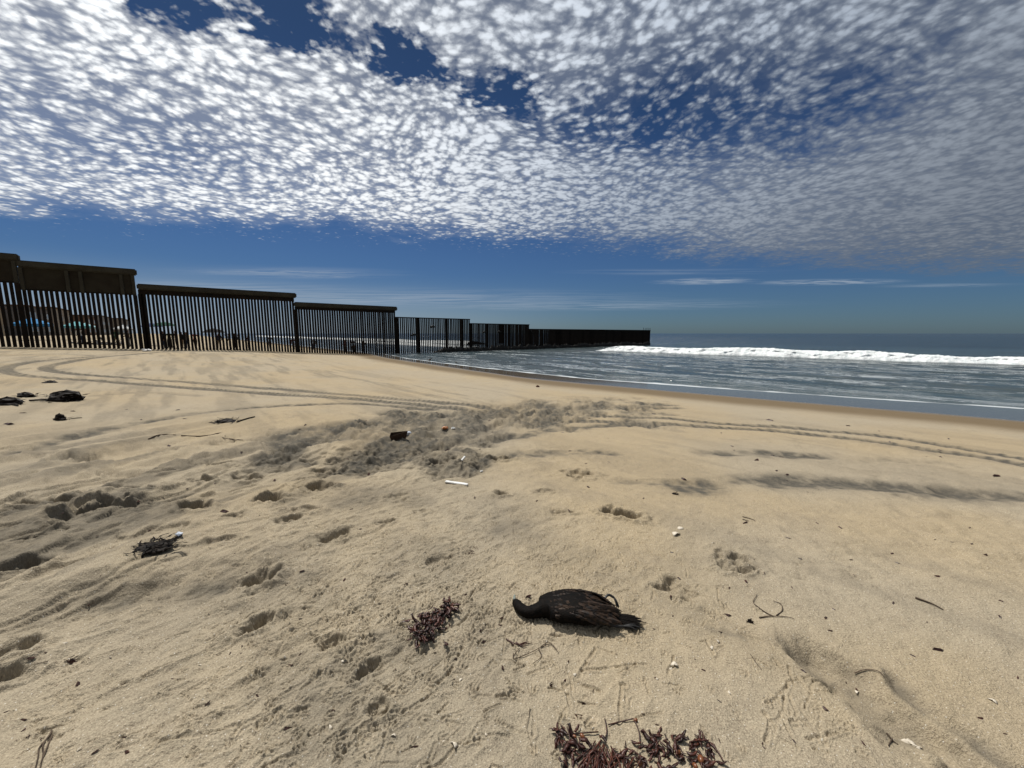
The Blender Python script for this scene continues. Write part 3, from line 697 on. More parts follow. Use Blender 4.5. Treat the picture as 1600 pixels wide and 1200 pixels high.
root, L, a = fence_section(228, 466, 6.05, -.6, 'fence section with long olive box beam over dark bars, people crowding behind it')
post = frame_section(root, L, 6.93, .50, 6.03)
for q in (.12, .34): link('post', post, root, None, (q, .17, 0))
root, L, a = fence_section(466, 620, 5.22, -1.2, 'lower fence section with olive box beam, its feet meeting the water edge')
post = frame_section(root, L, 5.99, .50, 5.20)
for q in (.14,): link('post', post, root, None, (q, .17, 0))
fence_low = []
for (p0, p1, top, lab) in ((620, 735, 4.72, 'dark fence section without box beam, first one standing in water'),
                           (735, 826.5, 4.12, 'middle fence section in the water, one step below its inland neighbour'),
                           (826.5, 1014, 3.38, 'longest and lowest fence section running out into the surf')):
    root, L, a = fence_section(p0, p1, top - .10, -3.2, lab, wdt=.146 if top > 4.5 else .150)
    link('top_rail', box_mesh('top_rail', 0, L, -.11, .11, top - .12, top, .01), root, M['slat'])
    post = box_mesh('post', -.16, .16, -.16, .16, -3.2, top - .01, .015); post.materials.append(M['slat'])
    q = .16; k = 0
    while q < L:
        link('post', post, root, None, (q, .19, 0)); q += (3.1, 4.4, 2.6, 3.8)[k % 4]; k += 1
    for q in ([L * .18, L * .43, L * .7] if top < 4 else ([L * .5] if top < 4.5 else [])):
        link('cover_plate', box_mesh('cover_plate', q - .55, q + .55, .085, .10, 1.0, top - .13), root, M['slat'])
    # mussel crust and drift packed round the feet
    nx = int(L / .16); V = []; Fc = []
    ph = jit.random() * 50; lo = 0 if top < 4.5 else .45
    for i in range(nx + 1):
        xq = L * i / nx; e = 1.0 if top < 4.5 else float(sstep(np.array(xq / L), .30, .75))
        hh = e * (.55 + .5 * float(vnoise(np.array(xq * .9 + ph), np.array(.3))) + .35 * float(vnoise(np.array(xq * 4 + ph), np.array(2.)))) + (1 - e) * -.3
        yy = .26 + .16 * float(vnoise(np.array(xq * 1.7), np.array(7.)))
        for (dy, dz_) in ((-yy, -.5), (-yy, hh * .55), (-yy * .55, hh), (yy * .55, hh), (yy, hh * .5), (yy, -.5)):
            V.append((xq, dy + .05 * jit.gauss(0, .6), dz_ + .05 * jit.gauss(0, .7)))
    for i in range(nx):
        for k in range(5): Fc.append((i * 6 + k, i * 6 + k + 1, i * 6 + 7 + k, i * 6 + 6 + k))
    link('mussel_crust', mesh_pd('mussel_crust', V, Fc), root, M['mussel'])
    if top < 3.5:
        for q in (.12, .7, 1.45, 2.0, 2.9):
            pr = mesh_pd('prong', *tube([(0, 0, top - .02), (.02, 0, top + .25), (-.015, 0, top + .48 + .1 * (q % 1))], [.06, .07, .03], 6)); link('prong', pr, root, M['slat'], (L - q, 0, 0))
        for q in range(6):
            link('end_brace', box_mesh('end_brace', -.09, .09, -.09, .09, -3.2, top - .15, .01), root, M['slat'], (L + .12, .35 + .3 * q, 0))
    else:
        for q in (.18, .42):
            V, Fc = tube([(0, 0, 0), (.35, -.02, .16), (.75, 0, .1)], [.10, .17, .09], 7); link('snagged_rag', mesh_pd('snagged_rag', V, Fc, True), root, M['mussel'], (L * q, -.16, 1.9 + jit.random() * 1.6))

# ------------------------------------------------------------------ people beyond the fence
def person_mesh(name, J, hip=0.0):
    """J: dict joint -> (x, y, z); grown with Skin + Subdivision into one surface"""
    names = list(J.keys()); idx = {k: i for i, k in enumerate(names)}
    E = [('pelvis', 'waist'), ('waist', 'chest'), ('chest', 'neck'), ('neck', 'head'), ('head', 'crown')]
    for s in 'lr': E += [('chest', s + 'sho'), (s + 'sho', s + 'elb'), (s + 'elb', s + 'wri'), (s + 'wri', s + 'hand'), ('pelvis', s + 'hip'), (s + 'hip', s + 'knee'), (s + 'knee', s + 'ank'), (s + 'ank', s + 'toe')]
    rad = dict(pelvis=.14, waist=.125, chest=.15, neck=.06, head=.10, crown=.085, sho=.075, elb=.05, wri=.038, hand=.045, hip=.10, knee=.068, ank=.048, toe=.045)
    me = bpy.data.meshes.new(name); me.from_pydata([J[k] for k in names], [(idx[a], idx[b]) for a, b in E], []); me.update()
    o = bpy.data.objects.new('tmp', me); COL.objects.link(o)
    o.modifiers.new('skin', 'SKIN'); sub = o.modifiers.new('sub', 'SUBSURF'); sub.levels = 1; sub.render_levels = 1
    for i, k in enumerate(names):
        r = rad.get(k, rad.get(k[1:], .06)); d = me.skin_vertices[0].data[i]
        d.radius = (r, r * (.72 if k in ('waist', 'chest', 'pelvis') else 1)); d.use_root = (k == 'pelvis')
    dg = bpy.context.evaluated_depsgraph_get(); res = bpy.data.meshes.new_from_object(o.evaluated_get(dg)); res.name = name
    bpy.data.objects.remove(o); res.polygons.foreach_set('use_smooth', [True] * len(res.polygons))
    hz = J['head'][2]; pz = J['pelvis'][2]; res.materials.clear()
    for p in res.polygons:
        c = p.center
        if c.z > hz + .035: k = 3
        elif c.z > J['neck'][2] - .02: k = 0
        elif c.z > pz - .04 and abs(c.x) < .34 and not any((c - Vector(J[s + 'hand'])).length < .09 for s in 'lr'): k = 1
        elif any((c - Vector(J[s + 'hand'])).length < .12 for s in 'lr'): k = 0
        elif c.z < .10: k = 3
        else: k = 2
        p.material_index = k
    return res
def joints(lean=0., stride=.0, arm=0., raise_r=0.):
    J = dict(pelvis=(0, 0, .93), waist=(0, lean * .4, 1.1), chest=(0, lean, 1.32), neck=(0, lean * 1.2, 1.47), head=(0, lean * 1.3 - .01, 1.58), crown=(0, lean * 1.3, 1.68))
    for s, m in (('l', -1), ('r', 1)):
        st_ = stride * m; J[s + 'sho'] = (.19 * m, lean, 1.40)
        if s == 'r' and raise_r:
            J[s + 'elb'] = (.30, lean - .18, 1.30); J[s + 'wri'] = (.22, lean - .34, 1.48); J[s + 'hand'] = (.19, lean - .40, 1.56)
        else:
            J[s + 'elb'] = (.26 * m, lean - arm * .1 - st_ * .4, 1.13); J[s + 'wri'] = (.25 * m, lean - arm * .25 - st_ * .7, .90 + arm * .15); J[s + 'hand'] = (.24 * m, lean - arm * .32 - st_ * .8, .82 + arm * .18)
        J[s + 'hip'] = (.10 * m, 0, .86); J[s + 'knee'] = (.11 * m, st_ * .45 - .02, .49); J[s + 'ank'] = (.12 * m, st_ * .9 + .02, .09); J[s + 'toe'] = (.13 * m, st_ * .9 - .12, .045)
    return J
PM = [person_mesh('person_standing', joints()), person_mesh('person_walking', joints(.03, .26, .3)), person_mesh('person_reaching', joints(-.04, .05, .5, 1)), person_mesh('person_arms', joints(-.02, .04, 1.1))]
for me in PM:
    for k in range(4): me.materials.append(None)
def cloth(name, c): return mat(name, c, tuple(x * .8 for x in c), .85, .2, 12)
SK = cloth('skin_tone', (.24, .13, .08)); HR = cloth('dark_hair', (.012, .010, .009))
CL = {k: cloth(k + '_cloth', v) for k, v in dict(black=(.012, .012, .013), navy=(.018, .022, .05), grey=(.10, .10, .105), maroon=(.09, .018, .02), white=(.6, .6, .58), denim=(.035, .05, .09), khaki=(.18, .14, .09), green=(.03, .07, .04), red=(.28, .03, .025), brown=(.06, .04, .03)).items()}
def bars_at(px, back):
    u = (px - CX) / F; n = FENCE_N - back; Zd = n / (DY * u - DX); x = u * Zd; return Vector((x, Zd, float(base_z(x, Zd))))
people = [  # photo column, metres behind the fence, pose, facing, size, shirt, trousers
    (362, .9, 2, 0, 1.0, 'black', 'navy', 'person in black shirt and navy trousers pressed up to the fence bars, arm raised'),
    (369, .7, 0, 20, 1.03, 'black', 'black', 'person all in black standing close behind the fence bars'),
    (376, 1.2, 3, -15, .98, 'grey', 'black', 'person in grey top with black trousers in the group behind the fence'),
    (382, .7, 0, 160, 1.02, 'navy', 'black', 'person in navy top and black trousers in the group behind the fence'),
    (391, .8, 3, 10, .95, 'maroon', 'black', 'person in maroon top at the seaward side of the group behind the fence'),
    (258, 2.0, 0, 30, 1.0, 'black', 'denim', 'person in black top and blue denim near the tall post behind bars'),
    (268, 3.5, 1, 80, 1.0, 'green', 'black', 'person in dark green top walking behind the fence bars'),
    (279, 2.2, 3, -20, 1.05, 'brown', 'black', 'person in brown top and black trousers behind the fence bars'),
    (287, 4.0, 0, 200, 1.0, 'black', 'khaki', 'person in black top and khaki trousers behind the fence bars'),
    (296, 2.6, 2, 40, 1.0, 'grey', 'denim', 'person in grey top and denim, arm raised, behind the fence bars'),
    (308, 5.0, 1, 100, 1.0, 'red', 'black', 'person in red top walking on the beach beyond the fence'),
    (319, 3.0, 0, 180, 1.0, 'brown', 'denim', 'person in brown top and denim behind the fence bars'),
    (345, 6.0, 1, 260, 1.0, 'navy', 'khaki', 'person in navy top and khaki trousers walking beyond the fence'),
    (424, 9.0, 1, 90, 1.0, 'black', 'grey', 'person in black top and grey trousers walking beyond the fence toward the surf'),
    (460, 12., 0, 40, 1.0, 'maroon', 'navy', 'person in maroon top and navy trousers standing alone near the surf'),
    (492, 14., 1, 70, 1.0, 'grey', 'navy', 'person in grey top and navy trousers at the water beyond the fence'),
    (541, 5.0, 3, 0, 1.0, 'maroon', 'brown', 'person in maroon top and brown trousers at the water edge behind bars'),
    (553, 4.2, 0, 30, 1.05, 'brown', 'black', 'person in brown top and black trousers at the water edge behind bars'),
    (569, 6.0, 1, 90, .95, 'black', 'denim', 'person in black top and denim wading beyond the fence'),
    (166, 6.0, 0, 10, 1.0, 'black', 'black', 'person in black standing behind the plated fence section'),
    (186, 7.0, 1, 60, 1.0, 'green', 'khaki', 'person in green top and khaki trousers behind the plated fence section'),
    (205, 5.0, 3, 0, 1.0, 'brown', 'grey', 'person in brown top and grey trousers behind the plated fence section'),
    (130, 12., 1, 90, 1.0, 'white', 'denim', 'person in white top and denim far behind the plated fence section')]
for (px, bk, pose, face, sz, a, b, lab) in people:
    o = link('person', PM[pose], None, None, bars_at(px, bk) - Vector((0, 0, .01)), (0, 0, R_(face) - .8), sz)
    for sl, m_ in zip(o.material_slots, (SK, CL[a], CL[b], HR)): sl.link = 'OBJECT'; sl.material = m_
    tag(o, lab, 'person', 'people beyond the fence')

# ------------------------------------------------------------------ umbrellas, canopies and houses of the far beach
def umbrella(px, back, color, name_c, h=2.2, lab=''):
    p = bars_at(px, back); r = empty('beach_umbrella', p); V, Fc = tube([(0, 0, -.1), (0, 0, h)], .022, 6); link('pole', mesh_pd('pole', V, Fc), r, M['white_paint'])
    V = [(0, 0, h + .10)]; Fc = []; n = 10
    for k in range(n): V.append((.62 * math.cos(k * 2 * math.pi / n), .62 * math.sin(k * 2 * math.pi / n), h - .05))
    for k in range(n): V.append((1.05 * math.cos(k * 2 * math.pi / n), 1.05 * math.sin(k * 2 * math.pi / n), h - .34))
    for k in range(n):
        j = (k + 1) % n; Fc += [(0, 1 + k, 1 + j), (1 + k, 1 + n + k, 1 + n + j, 1 + j)]
    me = mesh_pd('canopy', V, Fc); c = link('canopy', me, r, cloth(name_c + '_canvas', color)); so_ = c.modifiers.new('thick', 'SOLIDIFY'); so_.thickness = .01
    return tag(r, lab, 'umbrella', 'beach umbrellas beyond the fence')
umbrella(338, 3.5, (.012, .012, .014), 'black', 2.05, 'black beach umbrella among people behind the fence bars')
umbrella(263, 9, (.015, .09, .065), 'green', 2.6, 'green beach umbrella behind the fence bars')
umbrella(243, 14, (.03, .06, .16), 'blue', 2.5, 'blue beach umbrella behind the tall fence post')
def canopy(s, n, c, lab):
    x, y = to_xy(s, n); z = float(base_z(x, y)); r = empty('canopy_tent', (x, y, z), FRZ)
    post = box_mesh('tent_leg', -.03, .03, -.03, .03, -.1, 2.1); post.materials.append(M['white_paint'])
    for a in (-1.4, 1.4):
        for b in (-1.4, 1.4): link('tent_leg', post, r, None, (a, b, 0))
    V = [(-1.5, -1.5, 2.1), (1.5, -1.5, 2.1), (1.5, 1.5, 2.1), (-1.5, 1.5, 2.1), (0, 0, 2.9), (-1.5, -1.5, 1.8), (1.5, -1.5, 1.8), (1.5, 1.5, 1.8), (-1.5, 1.5, 1.8)]
    Fc = [(0, 1, 4), (1, 2, 4), (2, 3, 4), (3, 0, 4), (5, 6, 1, 0), (6, 7, 2, 1), (7, 8, 3, 2), (8, 5, 0, 3)]
    o = link('tent_roof', mesh_pd('tent_roof', V, Fc), r, cloth('tent_' + lab.split()[0], c)); o.modifiers.new('t', 'SOLIDIFY').thickness = .01
    tag(r, lab, 'tent', 'canopy tents on the far beach')
for s, n, c, lab in ((-17, -70, (.04, .18, .42), 'sky blue canopy tent closest to the plated fence'), (-14, -78, (.05, .24, .50), 'bright blue canopy tent on the beach beyond the plated fence'), (-16, -90, (.03, .12, .30), 'deep blue canopy tent on the beach beyond the plated fence'), (-12, -92, (.15, .42, .46), 'turquoise canopy tent on the beach beyond the plated fence'), (-13, -108, (.30, .48, .50), 'pale turquoise canopy tent on the far beach'), (-9, -120, (.55, .56, .55), 'white canopy tent on the far beach')):
    canopy(s, n, c, lab)
glass = mat('dark_window_glass', (.02, .025, .03), (.03, .035, .04), .15, .5, 3)
frame_m = mat('window_frame_paint', (.5, .5, .48), (.4, .4, .38), .6, .3, 6)
def house(s, n, wid, dep_, h, c, lab, roofc=(.12, .08, .06)):
    x, y = to_xy(s, n); z = float(base_z(x, y)); r = empty('seafront_house', (x, y, z - .3), FRZ)      # local +x faces the sea
    wm = mat('wall_' + lab.split()[0], c, tuple(q * .8 for q in c), .9, .1, .6, .01, 12)
    link('wall', box_mesh('wall', -dep_, 0, -wid / 2, wid / 2, 0, h, .03), r, wm)
    link('roof', box_mesh('roof', -dep_ - .3, .35, -wid / 2 - .3, wid / 2 + .3, h + .003, h + .28, .04), r, mat('roof_' + lab.split()[0], roofc, None, .9, .1, 2))
    fl = max(1, int(h / 3)); nw = max(2, int(wid / 3.2))
    fr = box_mesh('window', -.02, .08, -.7, .7, 0, 1.3, .02); fr.materials.append(frame_m); pn = box_mesh('pane', .081, .09, -.58, .58, .12, 1.18); pn.materials.append(glass)
    for f in range(fl):
        for k in range(nw):
            if f == 0 and k == nw // 2:
                dr = link('door', box_mesh('door', -.02, .09, -.55, .55, .3, 2.5, .02), r, M['wood'], (0, -wid / 2 + wid * (k + .5) / nw, 0)); continue
            q = link('window', fr, r, None, (0, -wid / 2 + wid * (k + .5) / nw, 1.2 + 3 * f)); link('pane', pn, q)
    tag(r, lab, 'house', 'houses along the far seafront')
for a in ((-27, -78, 14, 10, 6.2, (.20, .10, .07), 'terracotta flat roofed house standing closest behind the plated fence'), (-25, -98, 15, 10, 6.8, (.22, .20, .17), 'grey two storey house seen between fence bars'), (-26, -118, 16, 10, 5.6, (.30, .24, .17), 'tan low house seen between fence bars'),
          (-24, -140, 18, 11, 6.6, (.16, .15, .15), 'slate grey house seen between fence bars'), (-24, -165, 20, 11, 7.4, (.32, .27, .22), 'cream three bay house seen between fence bars'), (-22, -195, 22, 12, 6.4, (.18, .12, .09), 'brown house far along the seafront'),
          (-22, -230, 26, 12, 7.6, (.26, .25, .24), 'pale grey block far along the seafront'), (-20, -280, 32, 14, 8.0, (.22, .19, .16), 'beige block at the far end of the seafront')):
    house(*a)

# ------------------------------------------------------------------ dead cormorant
BS = .00376
borg = at(900, 962)
bird = empty('dead_cormorant', borg); tag(bird, 'dead black cormorant lying on the sand, neck bent and tail spread', 'bird')
spine = [  # x, y, z, half width, half height
    (-.372, .098, .030, .014, .013), (-.366, .080, .034, .024, .022), (-.356, .055, .038, .031, .028), (-.342, .026, .040, .034, .031), (-.318, -.002, .040, .036, .034), (-.285, -.016, .042, .040, .036), (-.245, -.010, .046, .046, .041), (-.205, .002, .053, .058, .054),
    (-.178, .012, .064, .096, .074), (-.115, .014, .075, .116, .080), (-.055, .010, .082, .124, .084), (.005, .004, .084, .130, .086), (.065, -.006, .080, .124, .080), (.120, -.018, .070, .104, .068), (.165, -.030, .056, .078, .050), (.205, -.042, .042, .052, .034), (.245, -.052, .030, .034, .020), (.262, -.056, .026, .012, .010)]
spine = [(a, b, .012 + (c - .012) * (.70 if a > -.2 else .85), d * (1.0 if a > -.2 else .92), e * (.70 if a > -.2 else .9)) for a, b, c, d, e in spine]
sp = catmull([q[:3] for q in spine], 3); wr_ = catmull([(q[3], q[4], 0) for q in spine], 3); NS = 26; V = []; Fc = []
for i, p in enumerate(sp):
    t = sp[min(i + 1, len(sp) - 1)] - sp[max(i - 1, 0)]; t[2] = 0; t /= np.linalg.norm(t); nrm = np.array([-t[1], t[0]])
    for k in range(NS):
        an = 2 * math.pi * k / NS; rr_ = 1 + .10 * float(fbm(np.array(i * .55 + 3), np.array(k * .8), 3)) + .03 * rs.gauss(0, .6)
        V.append((p[0] + nrm[0] * math.cos(an) * wr_[i][0] * rr_, p[1] + nrm[1] * math.cos(an) * wr_[i][0] * rr_, max(.002, p[2] + math.sin(an) * wr_[i][1] * rr_)))
for i in range(len(sp) - 1):
    for k in range(NS): Fc.append((i * NS + k, i * NS + (k + 1) % NS, (i + 1) * NS + (k + 1) % NS, (i + 1) * NS + k))
Fc += [tuple(range(NS)), tuple((len(sp) - 1) * NS + k for k in range(NS - 1, -1, -1))]
body = link('body', mesh_pd('body', V, Fc, True), bird, M['feather'])
def blade(L, W, bend=.0, seg=5, twist=0.0, thick=.0012):
    V = []; Fc = []
    for i in range(seg + 1):
        t = i / seg; wv = W * (math.sin(math.pi * min(1, t * .85 + .12)) ** .7) * (1 if t < .97 else .35); z = bend * t * t
        V += [(L * t, -wv, z - .15 * wv), (L * t, 0, z + thick + .12 * wv), (L * t, wv, z - .15 * wv)]
    for i in range(seg):
        a = i * 3; Fc += [(a, a + 3, a + 4, a + 1), (a + 1, a + 4, a + 5, a + 2)]
    return V, Fc
def xf(vf, loc, rot, sc=1.0):
    Mx = Matrix.Translation(loc) @ Euler(rot).to_matrix().to_4x4() @ Matrix.Scale(sc, 4)
    return [Mx @ Vector(v) for v in vf[0]], vf[1]
def wing(side):
    parts = []
    for i in range(120):
        u = rs.random(); x = -.15 + .29 * u; ix = int(np.argmin(np.abs(sp[8:50, 0] - x))) + 8; p = sp[ix]; hw, hh = wr_[ix][0], wr_[ix][1]
        an = rs.uniform(.15, 1.45) if side > 0 else rs.uniform(1.7, 2.95)
        loc = (p[0], p[1] + math.cos(an) * hw * 1.0, p[2] + math.sin(an) * hh * 1.0 + .001)
        L = rs.uniform(.045, .075) + .05 * u
        parts.append(xf(blade(L, rs.uniform(.008, .013), -.012, 4), loc, (-(math.pi / 2 - an) * .8 + rs.gauss(0, .15), .10 + .22 * u + rs.gauss(0, .07) - .1, rs.gauss(-.12, .16))))
    for i in range(9):                                     # long primaries lying back over the rump
        an = (.35 + .10 * i) if side > 0 else (math.pi - .30 - .10 * i)
        loc = (.03 + .012 * i, -.006 + math.cos(an) * .125, .060 + math.sin(an) * .064)
        parts.append(xf(blade(.21 - .006 * i, .011, -.055, 6), loc, (-(math.pi / 2 - an) * .7, .14, (-.42 if side > 0 else .16) + rs.gauss(0, .04))))
    V, Fc = join_vf(parts); o = link('wing', mesh_pd('wing', V, Fc), bird, M['feather_b']); return o
wing(1); wing(-1)
tf = mesh_pd('tail_feather', *blade(.165, .012, -.012, 6)); tf.materials.append(M['feather'])
for k in range(9): link('tail_feather', tf, bird, None, (.205, -.048 + .004 * (k - 4), .038 + .004 * abs(4 - k) * -.5 + .002 * (k % 2)), (rs.gauss(0, .1), .06, -.24 + .05 * k - .02), (1.12 - .045 * abs(k - 3) + rs.gauss(0, .05), 1, 1))
V, Fc = tube([(-.372, .092, .031), (-.374, .120, .032), (-.372, .146, .028), (-.368, .153, .022)], [.0125, .008, .0055, .0022], 8); link('bill', mesh_pd('bill', V, Fc, True), bird, M['bill'])
V, Fc = tube([(-.380, .062, .058), (-.380, .062, .062)], [.006, .003], 8); link('eye', mesh_pd('eye', V, Fc, True), bird, M['foot'])
def foot(pts, toes, rz):
    pr = [tube(catmull(pts, 5), .0075, 6)]
    e = Vector(pts[-1])
    for t_ in toes: pr.append(tube(catmull([tuple(e), tuple(e + Vector(t_) * .5 + Vector((0, 0, .008))), tuple(e + Vector(t_))], 4), [.006 - .0004 * q for q in range(9)], 6))
    tv = [e] + [e + Vector(t_) * .85 for t_ in toes]; pr.append(([tuple(q) for q in tv] + [(q[0], q[1], q[2] - .002) for q in tv], [tuple([0, i, i + 1]) for i in range(1, len(toes))] + [(len(tv), len(tv) + i + 1, len(tv) + i) for i in range(1, len(toes))]))
    V, Fc = join_vf(pr); link('foot', mesh_pd('foot', V, Fc), bird, M['foot'])
foot([(.17, .015, .06), (.185, .052, .075), (.215, .075, .082), (.245, .068, .07)], [(.022, -.035, -.045), (.010, -.045, -.04), (.030, -.018, -.05)], 0)
foot([(.16, -.09, .03), (.21, -.105, .018), (.26, -.10, .012)], [(.10, -.006, -.004), (.095, .012, -.003), (.07, -.022, -.005)], 0)

# ------------------------------------------------------------------ kelp and drift
def ribbon(L, W, seg, curl, wave, seed):
    r = random.Random(seed); V = []; Fc = []; a = 0; x = y = 0; z = .004
    for i in range(seg + 1):
        t = i / seg; wv = W * math.sin(math.pi * (.12 + .86 * t)) ** .8
        a += r.gauss(0, curl); x += L / seg * math.cos(a); y += L / seg * math.sin(a); z = max(.003, z + r.gauss(0, wave))
        nx, ny = -math.sin(a), math.cos(a); rl = r.gauss(0, .5)
        V += [(x + nx * wv, y + ny * wv, z + wv * rl), (x, y, z + .0025), (x - nx * wv, y - ny * wv, z - wv * rl * .8 + .001), (x, y, z - .0015)]
    for i in range(seg):
        b = i * 4
        for k in range(4): Fc.append((b + k, b + (k + 1) % 4, b + 4 + (k + 1) % 4, b + 4 + k))
    return V, Fc
def ribbon_mesh(name, L, W, seed, m, seg=6, curl=.35, wave=.005):
    me = mesh_pd(name, *ribbon(L, W, seg, curl, wave, seed), True); me.materials.append(m); return me
FR = [ribbon_mesh('frond', .055, .0085, k, M['kelp'], 6, .4, .006) for k in range(5)] + [ribbon_mesh('frond', .06, .008, 20 + k, M['kelp_red'], 6, .35, .006) for k in range(3)]
bl = bmesh.new(); bmesh.ops.create_uvsphere(bl, u_segments=8, v_segments=6, radius=1); BLM = bm_mesh('float', bl, True); BLM.materials.append(M['bladder'])

# clump beside the bird
def clump(px, py, spots, n, seed, lab, meshes=FR, sc=1.0, redw=.3, floats=0, name='kelp_clump', zh=.05):
    r = random.Random(seed); o0 = at(px, py); root = empty(name, o0); tag(root, lab, 'seaweed')
    for k in range(n):
        cx, cy, rad = r.choice(spots); p = at(px + cx + r.gauss(0, rad), py + cy + r.gauss(0, rad * .7)) - o0
        me = meshes[r.randrange(5)] if r.random() > redw else meshes[5 + r.randrange(3)]
        link('frond', me, root, None, (p.x, p.y, p.z + abs(r.gauss(0, zh * .4)) + .002), (r.gauss(0, .22), r.gauss(0, .10), r.uniform(0, 6.28)), sc * r.uniform(.6, 1.25))
    for k in range(floats):
        cx, cy, rad = r.choice(spots); p = at(px + cx + r.gauss(0, rad), py + cy + r.gauss(0, rad * .6)) - o0
        link('float', BLM, root, None, (p.x, p.y, p.z + .012), (0, .4, r.uniform(0, 6)), (.012, .007, .007))
    return root
clump(675, 982, [(-15, 8, 8), (28, -28, 3), (24, -24, 3), (-5, -6, 9), (8, -12, 8), (-18, 0, 7), (0, 8, 9), (15, -20, 7), (-10, -10, 8), (8, 2, 7), (-20, 14, 5)], 150, 4, 'dark red clump of small bladed seaweed lying beside the dead bird', zh=.045)
r_ = bpy.data.objects[-1] if False else None
kb = clump(985, 1168, [(-105, -18, 9), (-100, 8, 9), (-80, 0, 9), (-70, 8, 9), (-58, 16, 9), (-40, 22, 9), (-20, 20, 9), (0, 25, 9), (20, 8, 9), (35, -6, 9), (50, -8, 9), (60, 2, 9), (70, 16, 10), (95, 0, 8), (110, 10, 8), (130, 20, 7), (85, 28, 9), (110, -4, 7), (40, 25, 10), (-30, 28, 8)], 135, 9, 'large spread of rust red kelp with amber floats and strands', sc=.9, redw=.38, floats=0, zh=.010)
ko = kb.location
for (px, py, sz) in ((897, 1153, .008), (910, 1153, .009), (1059, 1178, .010), (1095, 1190, .013), (993, 1127, .007), (1086, 1199, .009), (1000, 1195, .008)):
    p = at(px, py) - ko; link('float', BLM, kb, None, (p.x, p.y, p.z + sz * .8), (0, .3, rs.uniform(0, 6)), (sz * 1.5, sz, sz))
for k in range(46):                                     # parallel strands of the holdfast fanning out of the frame
    px = rs.uniform(922, 1000); p = at(px, rs.uniform(1158, 1198)); q = at(px + rs.gauss(-10, 22), rs.uniform(1215, 1300)) ; mid_ = (p + q) / 2
    V, Fc = tube(catmull([tuple(p - ko + Vector((0, 0, .006))), tuple(mid_ - ko + Vector((rs.gauss(0, .022), 0, .010 + abs(rs.gauss(0, .012))))), tuple(q - ko + Vector((0, 0, .006)))], 5), rs.uniform(.0016, .0034), 5)
    link('strand', mesh_pd('strand', V, Fc, True), kb, M['kelp_red' if rs.random() < .6 else 'kelp'])
for pts in ([(886, 1138), (890, 1155), (888, 1172), (880, 1180)], [(884, 1150), (910, 1148), (935, 1146)], [(950, 1135), (970, 1130), (990, 1126)], [(991, 1127), (998, 1145), (1000, 1165)], [(1030, 1160), (1050, 1178), (1065, 1195)], [(1085, 1150), (1105, 1165), (1112, 1195)], [(1100, 1155), (1120, 1175), (1130, 1192)], [(930, 1160), (920, 1180), (905, 1200)], [(895, 1185), (905, 1200)], [(945, 1125), (948, 1145), (944, 1160)], [(925, 1170), (900, 1190)]):
    Q = catmull([tuple(at(*p) - ko + Vector((0, 0, .008))) for p in pts], 6); V, Fc = tube(Q, .0028, 5); link('strand', mesh_pd('strand', V, Fc, True), kb, M['kelp'])

def heap(px, py, wpx, hpx, m, seed, lab, n=46, tail=None, cat='seaweed', name='kelp_heap', flat=1.0):
    """a matted heap sized by its photo extent"""
    o0 = at(px, py); d = (o0 - EYE).length; sx = wpx / F * d * .40; hz = hpx / F * d; r = random.Random(seed); parts = []
    nu, nv = 16, 7; V = []; Fc = []
    for j in range(nv):
        for i in range(nu):
            a = 2 * math.pi * i / nu; e = j / (nv - 1); k = math.cos(e * math.pi / 2); g = 1 + .55 * float(fbm(np.array(i * .6 + seed * 3.1), np.array(j * .9), 3))
            V.append((sx * .8 * k * g * math.cos(a), sx * .55 * k * g * math.sin(a), hz * .75 * math.sin(e * math.pi / 2) * g * flat - .01))
    for j in range(nv - 1):
        for i in range(nu): Fc.append((j * nu + i, j * nu + (i + 1) % nu, (j + 1) * nu + (i + 1) % nu, (j + 1) * nu + i))
    parts.append((V, Fc))
    for k in range(n):
        a = r.uniform(0, 6.28); q = r.random() ** .5
        parts.append(xf(ribbon(sx * r.uniform(.3, .7), sx * .035, 5, .5, sx * .02, seed * 100 + k), (sx * q * .8 * math.cos(a), sx * .6 * q * math.sin(a), hz * flat * .75 * (1 - q * q) * r.random()), (r.gauss(0, .2), r.gauss(0, .12), r.uniform(0, 6.28))))
    if tail:
        for tp in tail: parts.append(tube(catmull([tuple(at(*p) - o0 + Vector((0, 0, sx * .04))) for p in tp], 5), sx * .05, 5))
    V, Fc = join_vf(parts); o = link(name, mesh_pd(name, V, Fc), None, m, o0); return tag(o, lab, cat, 'dried kelp heaps on the beach')
heap(101, 626, 46, 13, M['kelp_black'], 1, 'largest round black kelp heap, near the looping tyre tracks', 60, [[(80, 625), (60, 626), (46, 627)]])
heap(40, 620, 24, 6, M['kelp_black'], 2, 'small flat black kelp heap just inland of the largest round one', 30)
heap(12, 632, 34, 9, M['kelp_black'], 3, 'ragged black kelp heap with trailing strands, furthest inland', 40, [[(12, 632), (28, 635)], [(10, 628), (24, 625)]])
heap(95, 656, 18, 8, M['kelp_black'], 4, 'small black kelp heap with a straight stem pointing seaward', 26, [[(100, 656), (115, 654), (128, 653)]])
heap(78, 598, 18, 3, M['kelp_black'], 5, 'thin black weed scrap beside the inner tyre track', 14)
heap(352, 659, 42, 7, M['kelp_black'], 6, 'long flat black kelp heap below the single wheel rut', 46, [[(370, 660), (385, 655), (398, 652)]], flat=.7)
heap(1054, 772, 14, 4, M['kelp_black'], 7, 'small lone black weed lump on smooth sand', 16)
heap(245, 856, 56, 14, M['kelp_black'], 8, 'elongated black kelp heap with brown stems and a white scrap', 70, [[(245, 856), (222, 858), (208, 864)], [(240, 860), (228, 866), (222, 872)], [(262, 848), (278, 840), (284, 836)]], flat=.32)
heap(735, 862, 30, 3, M['stem_pale'], 9, 'wispy tuft of pale brown dried weed pressed into sand', 40, flat=.3)
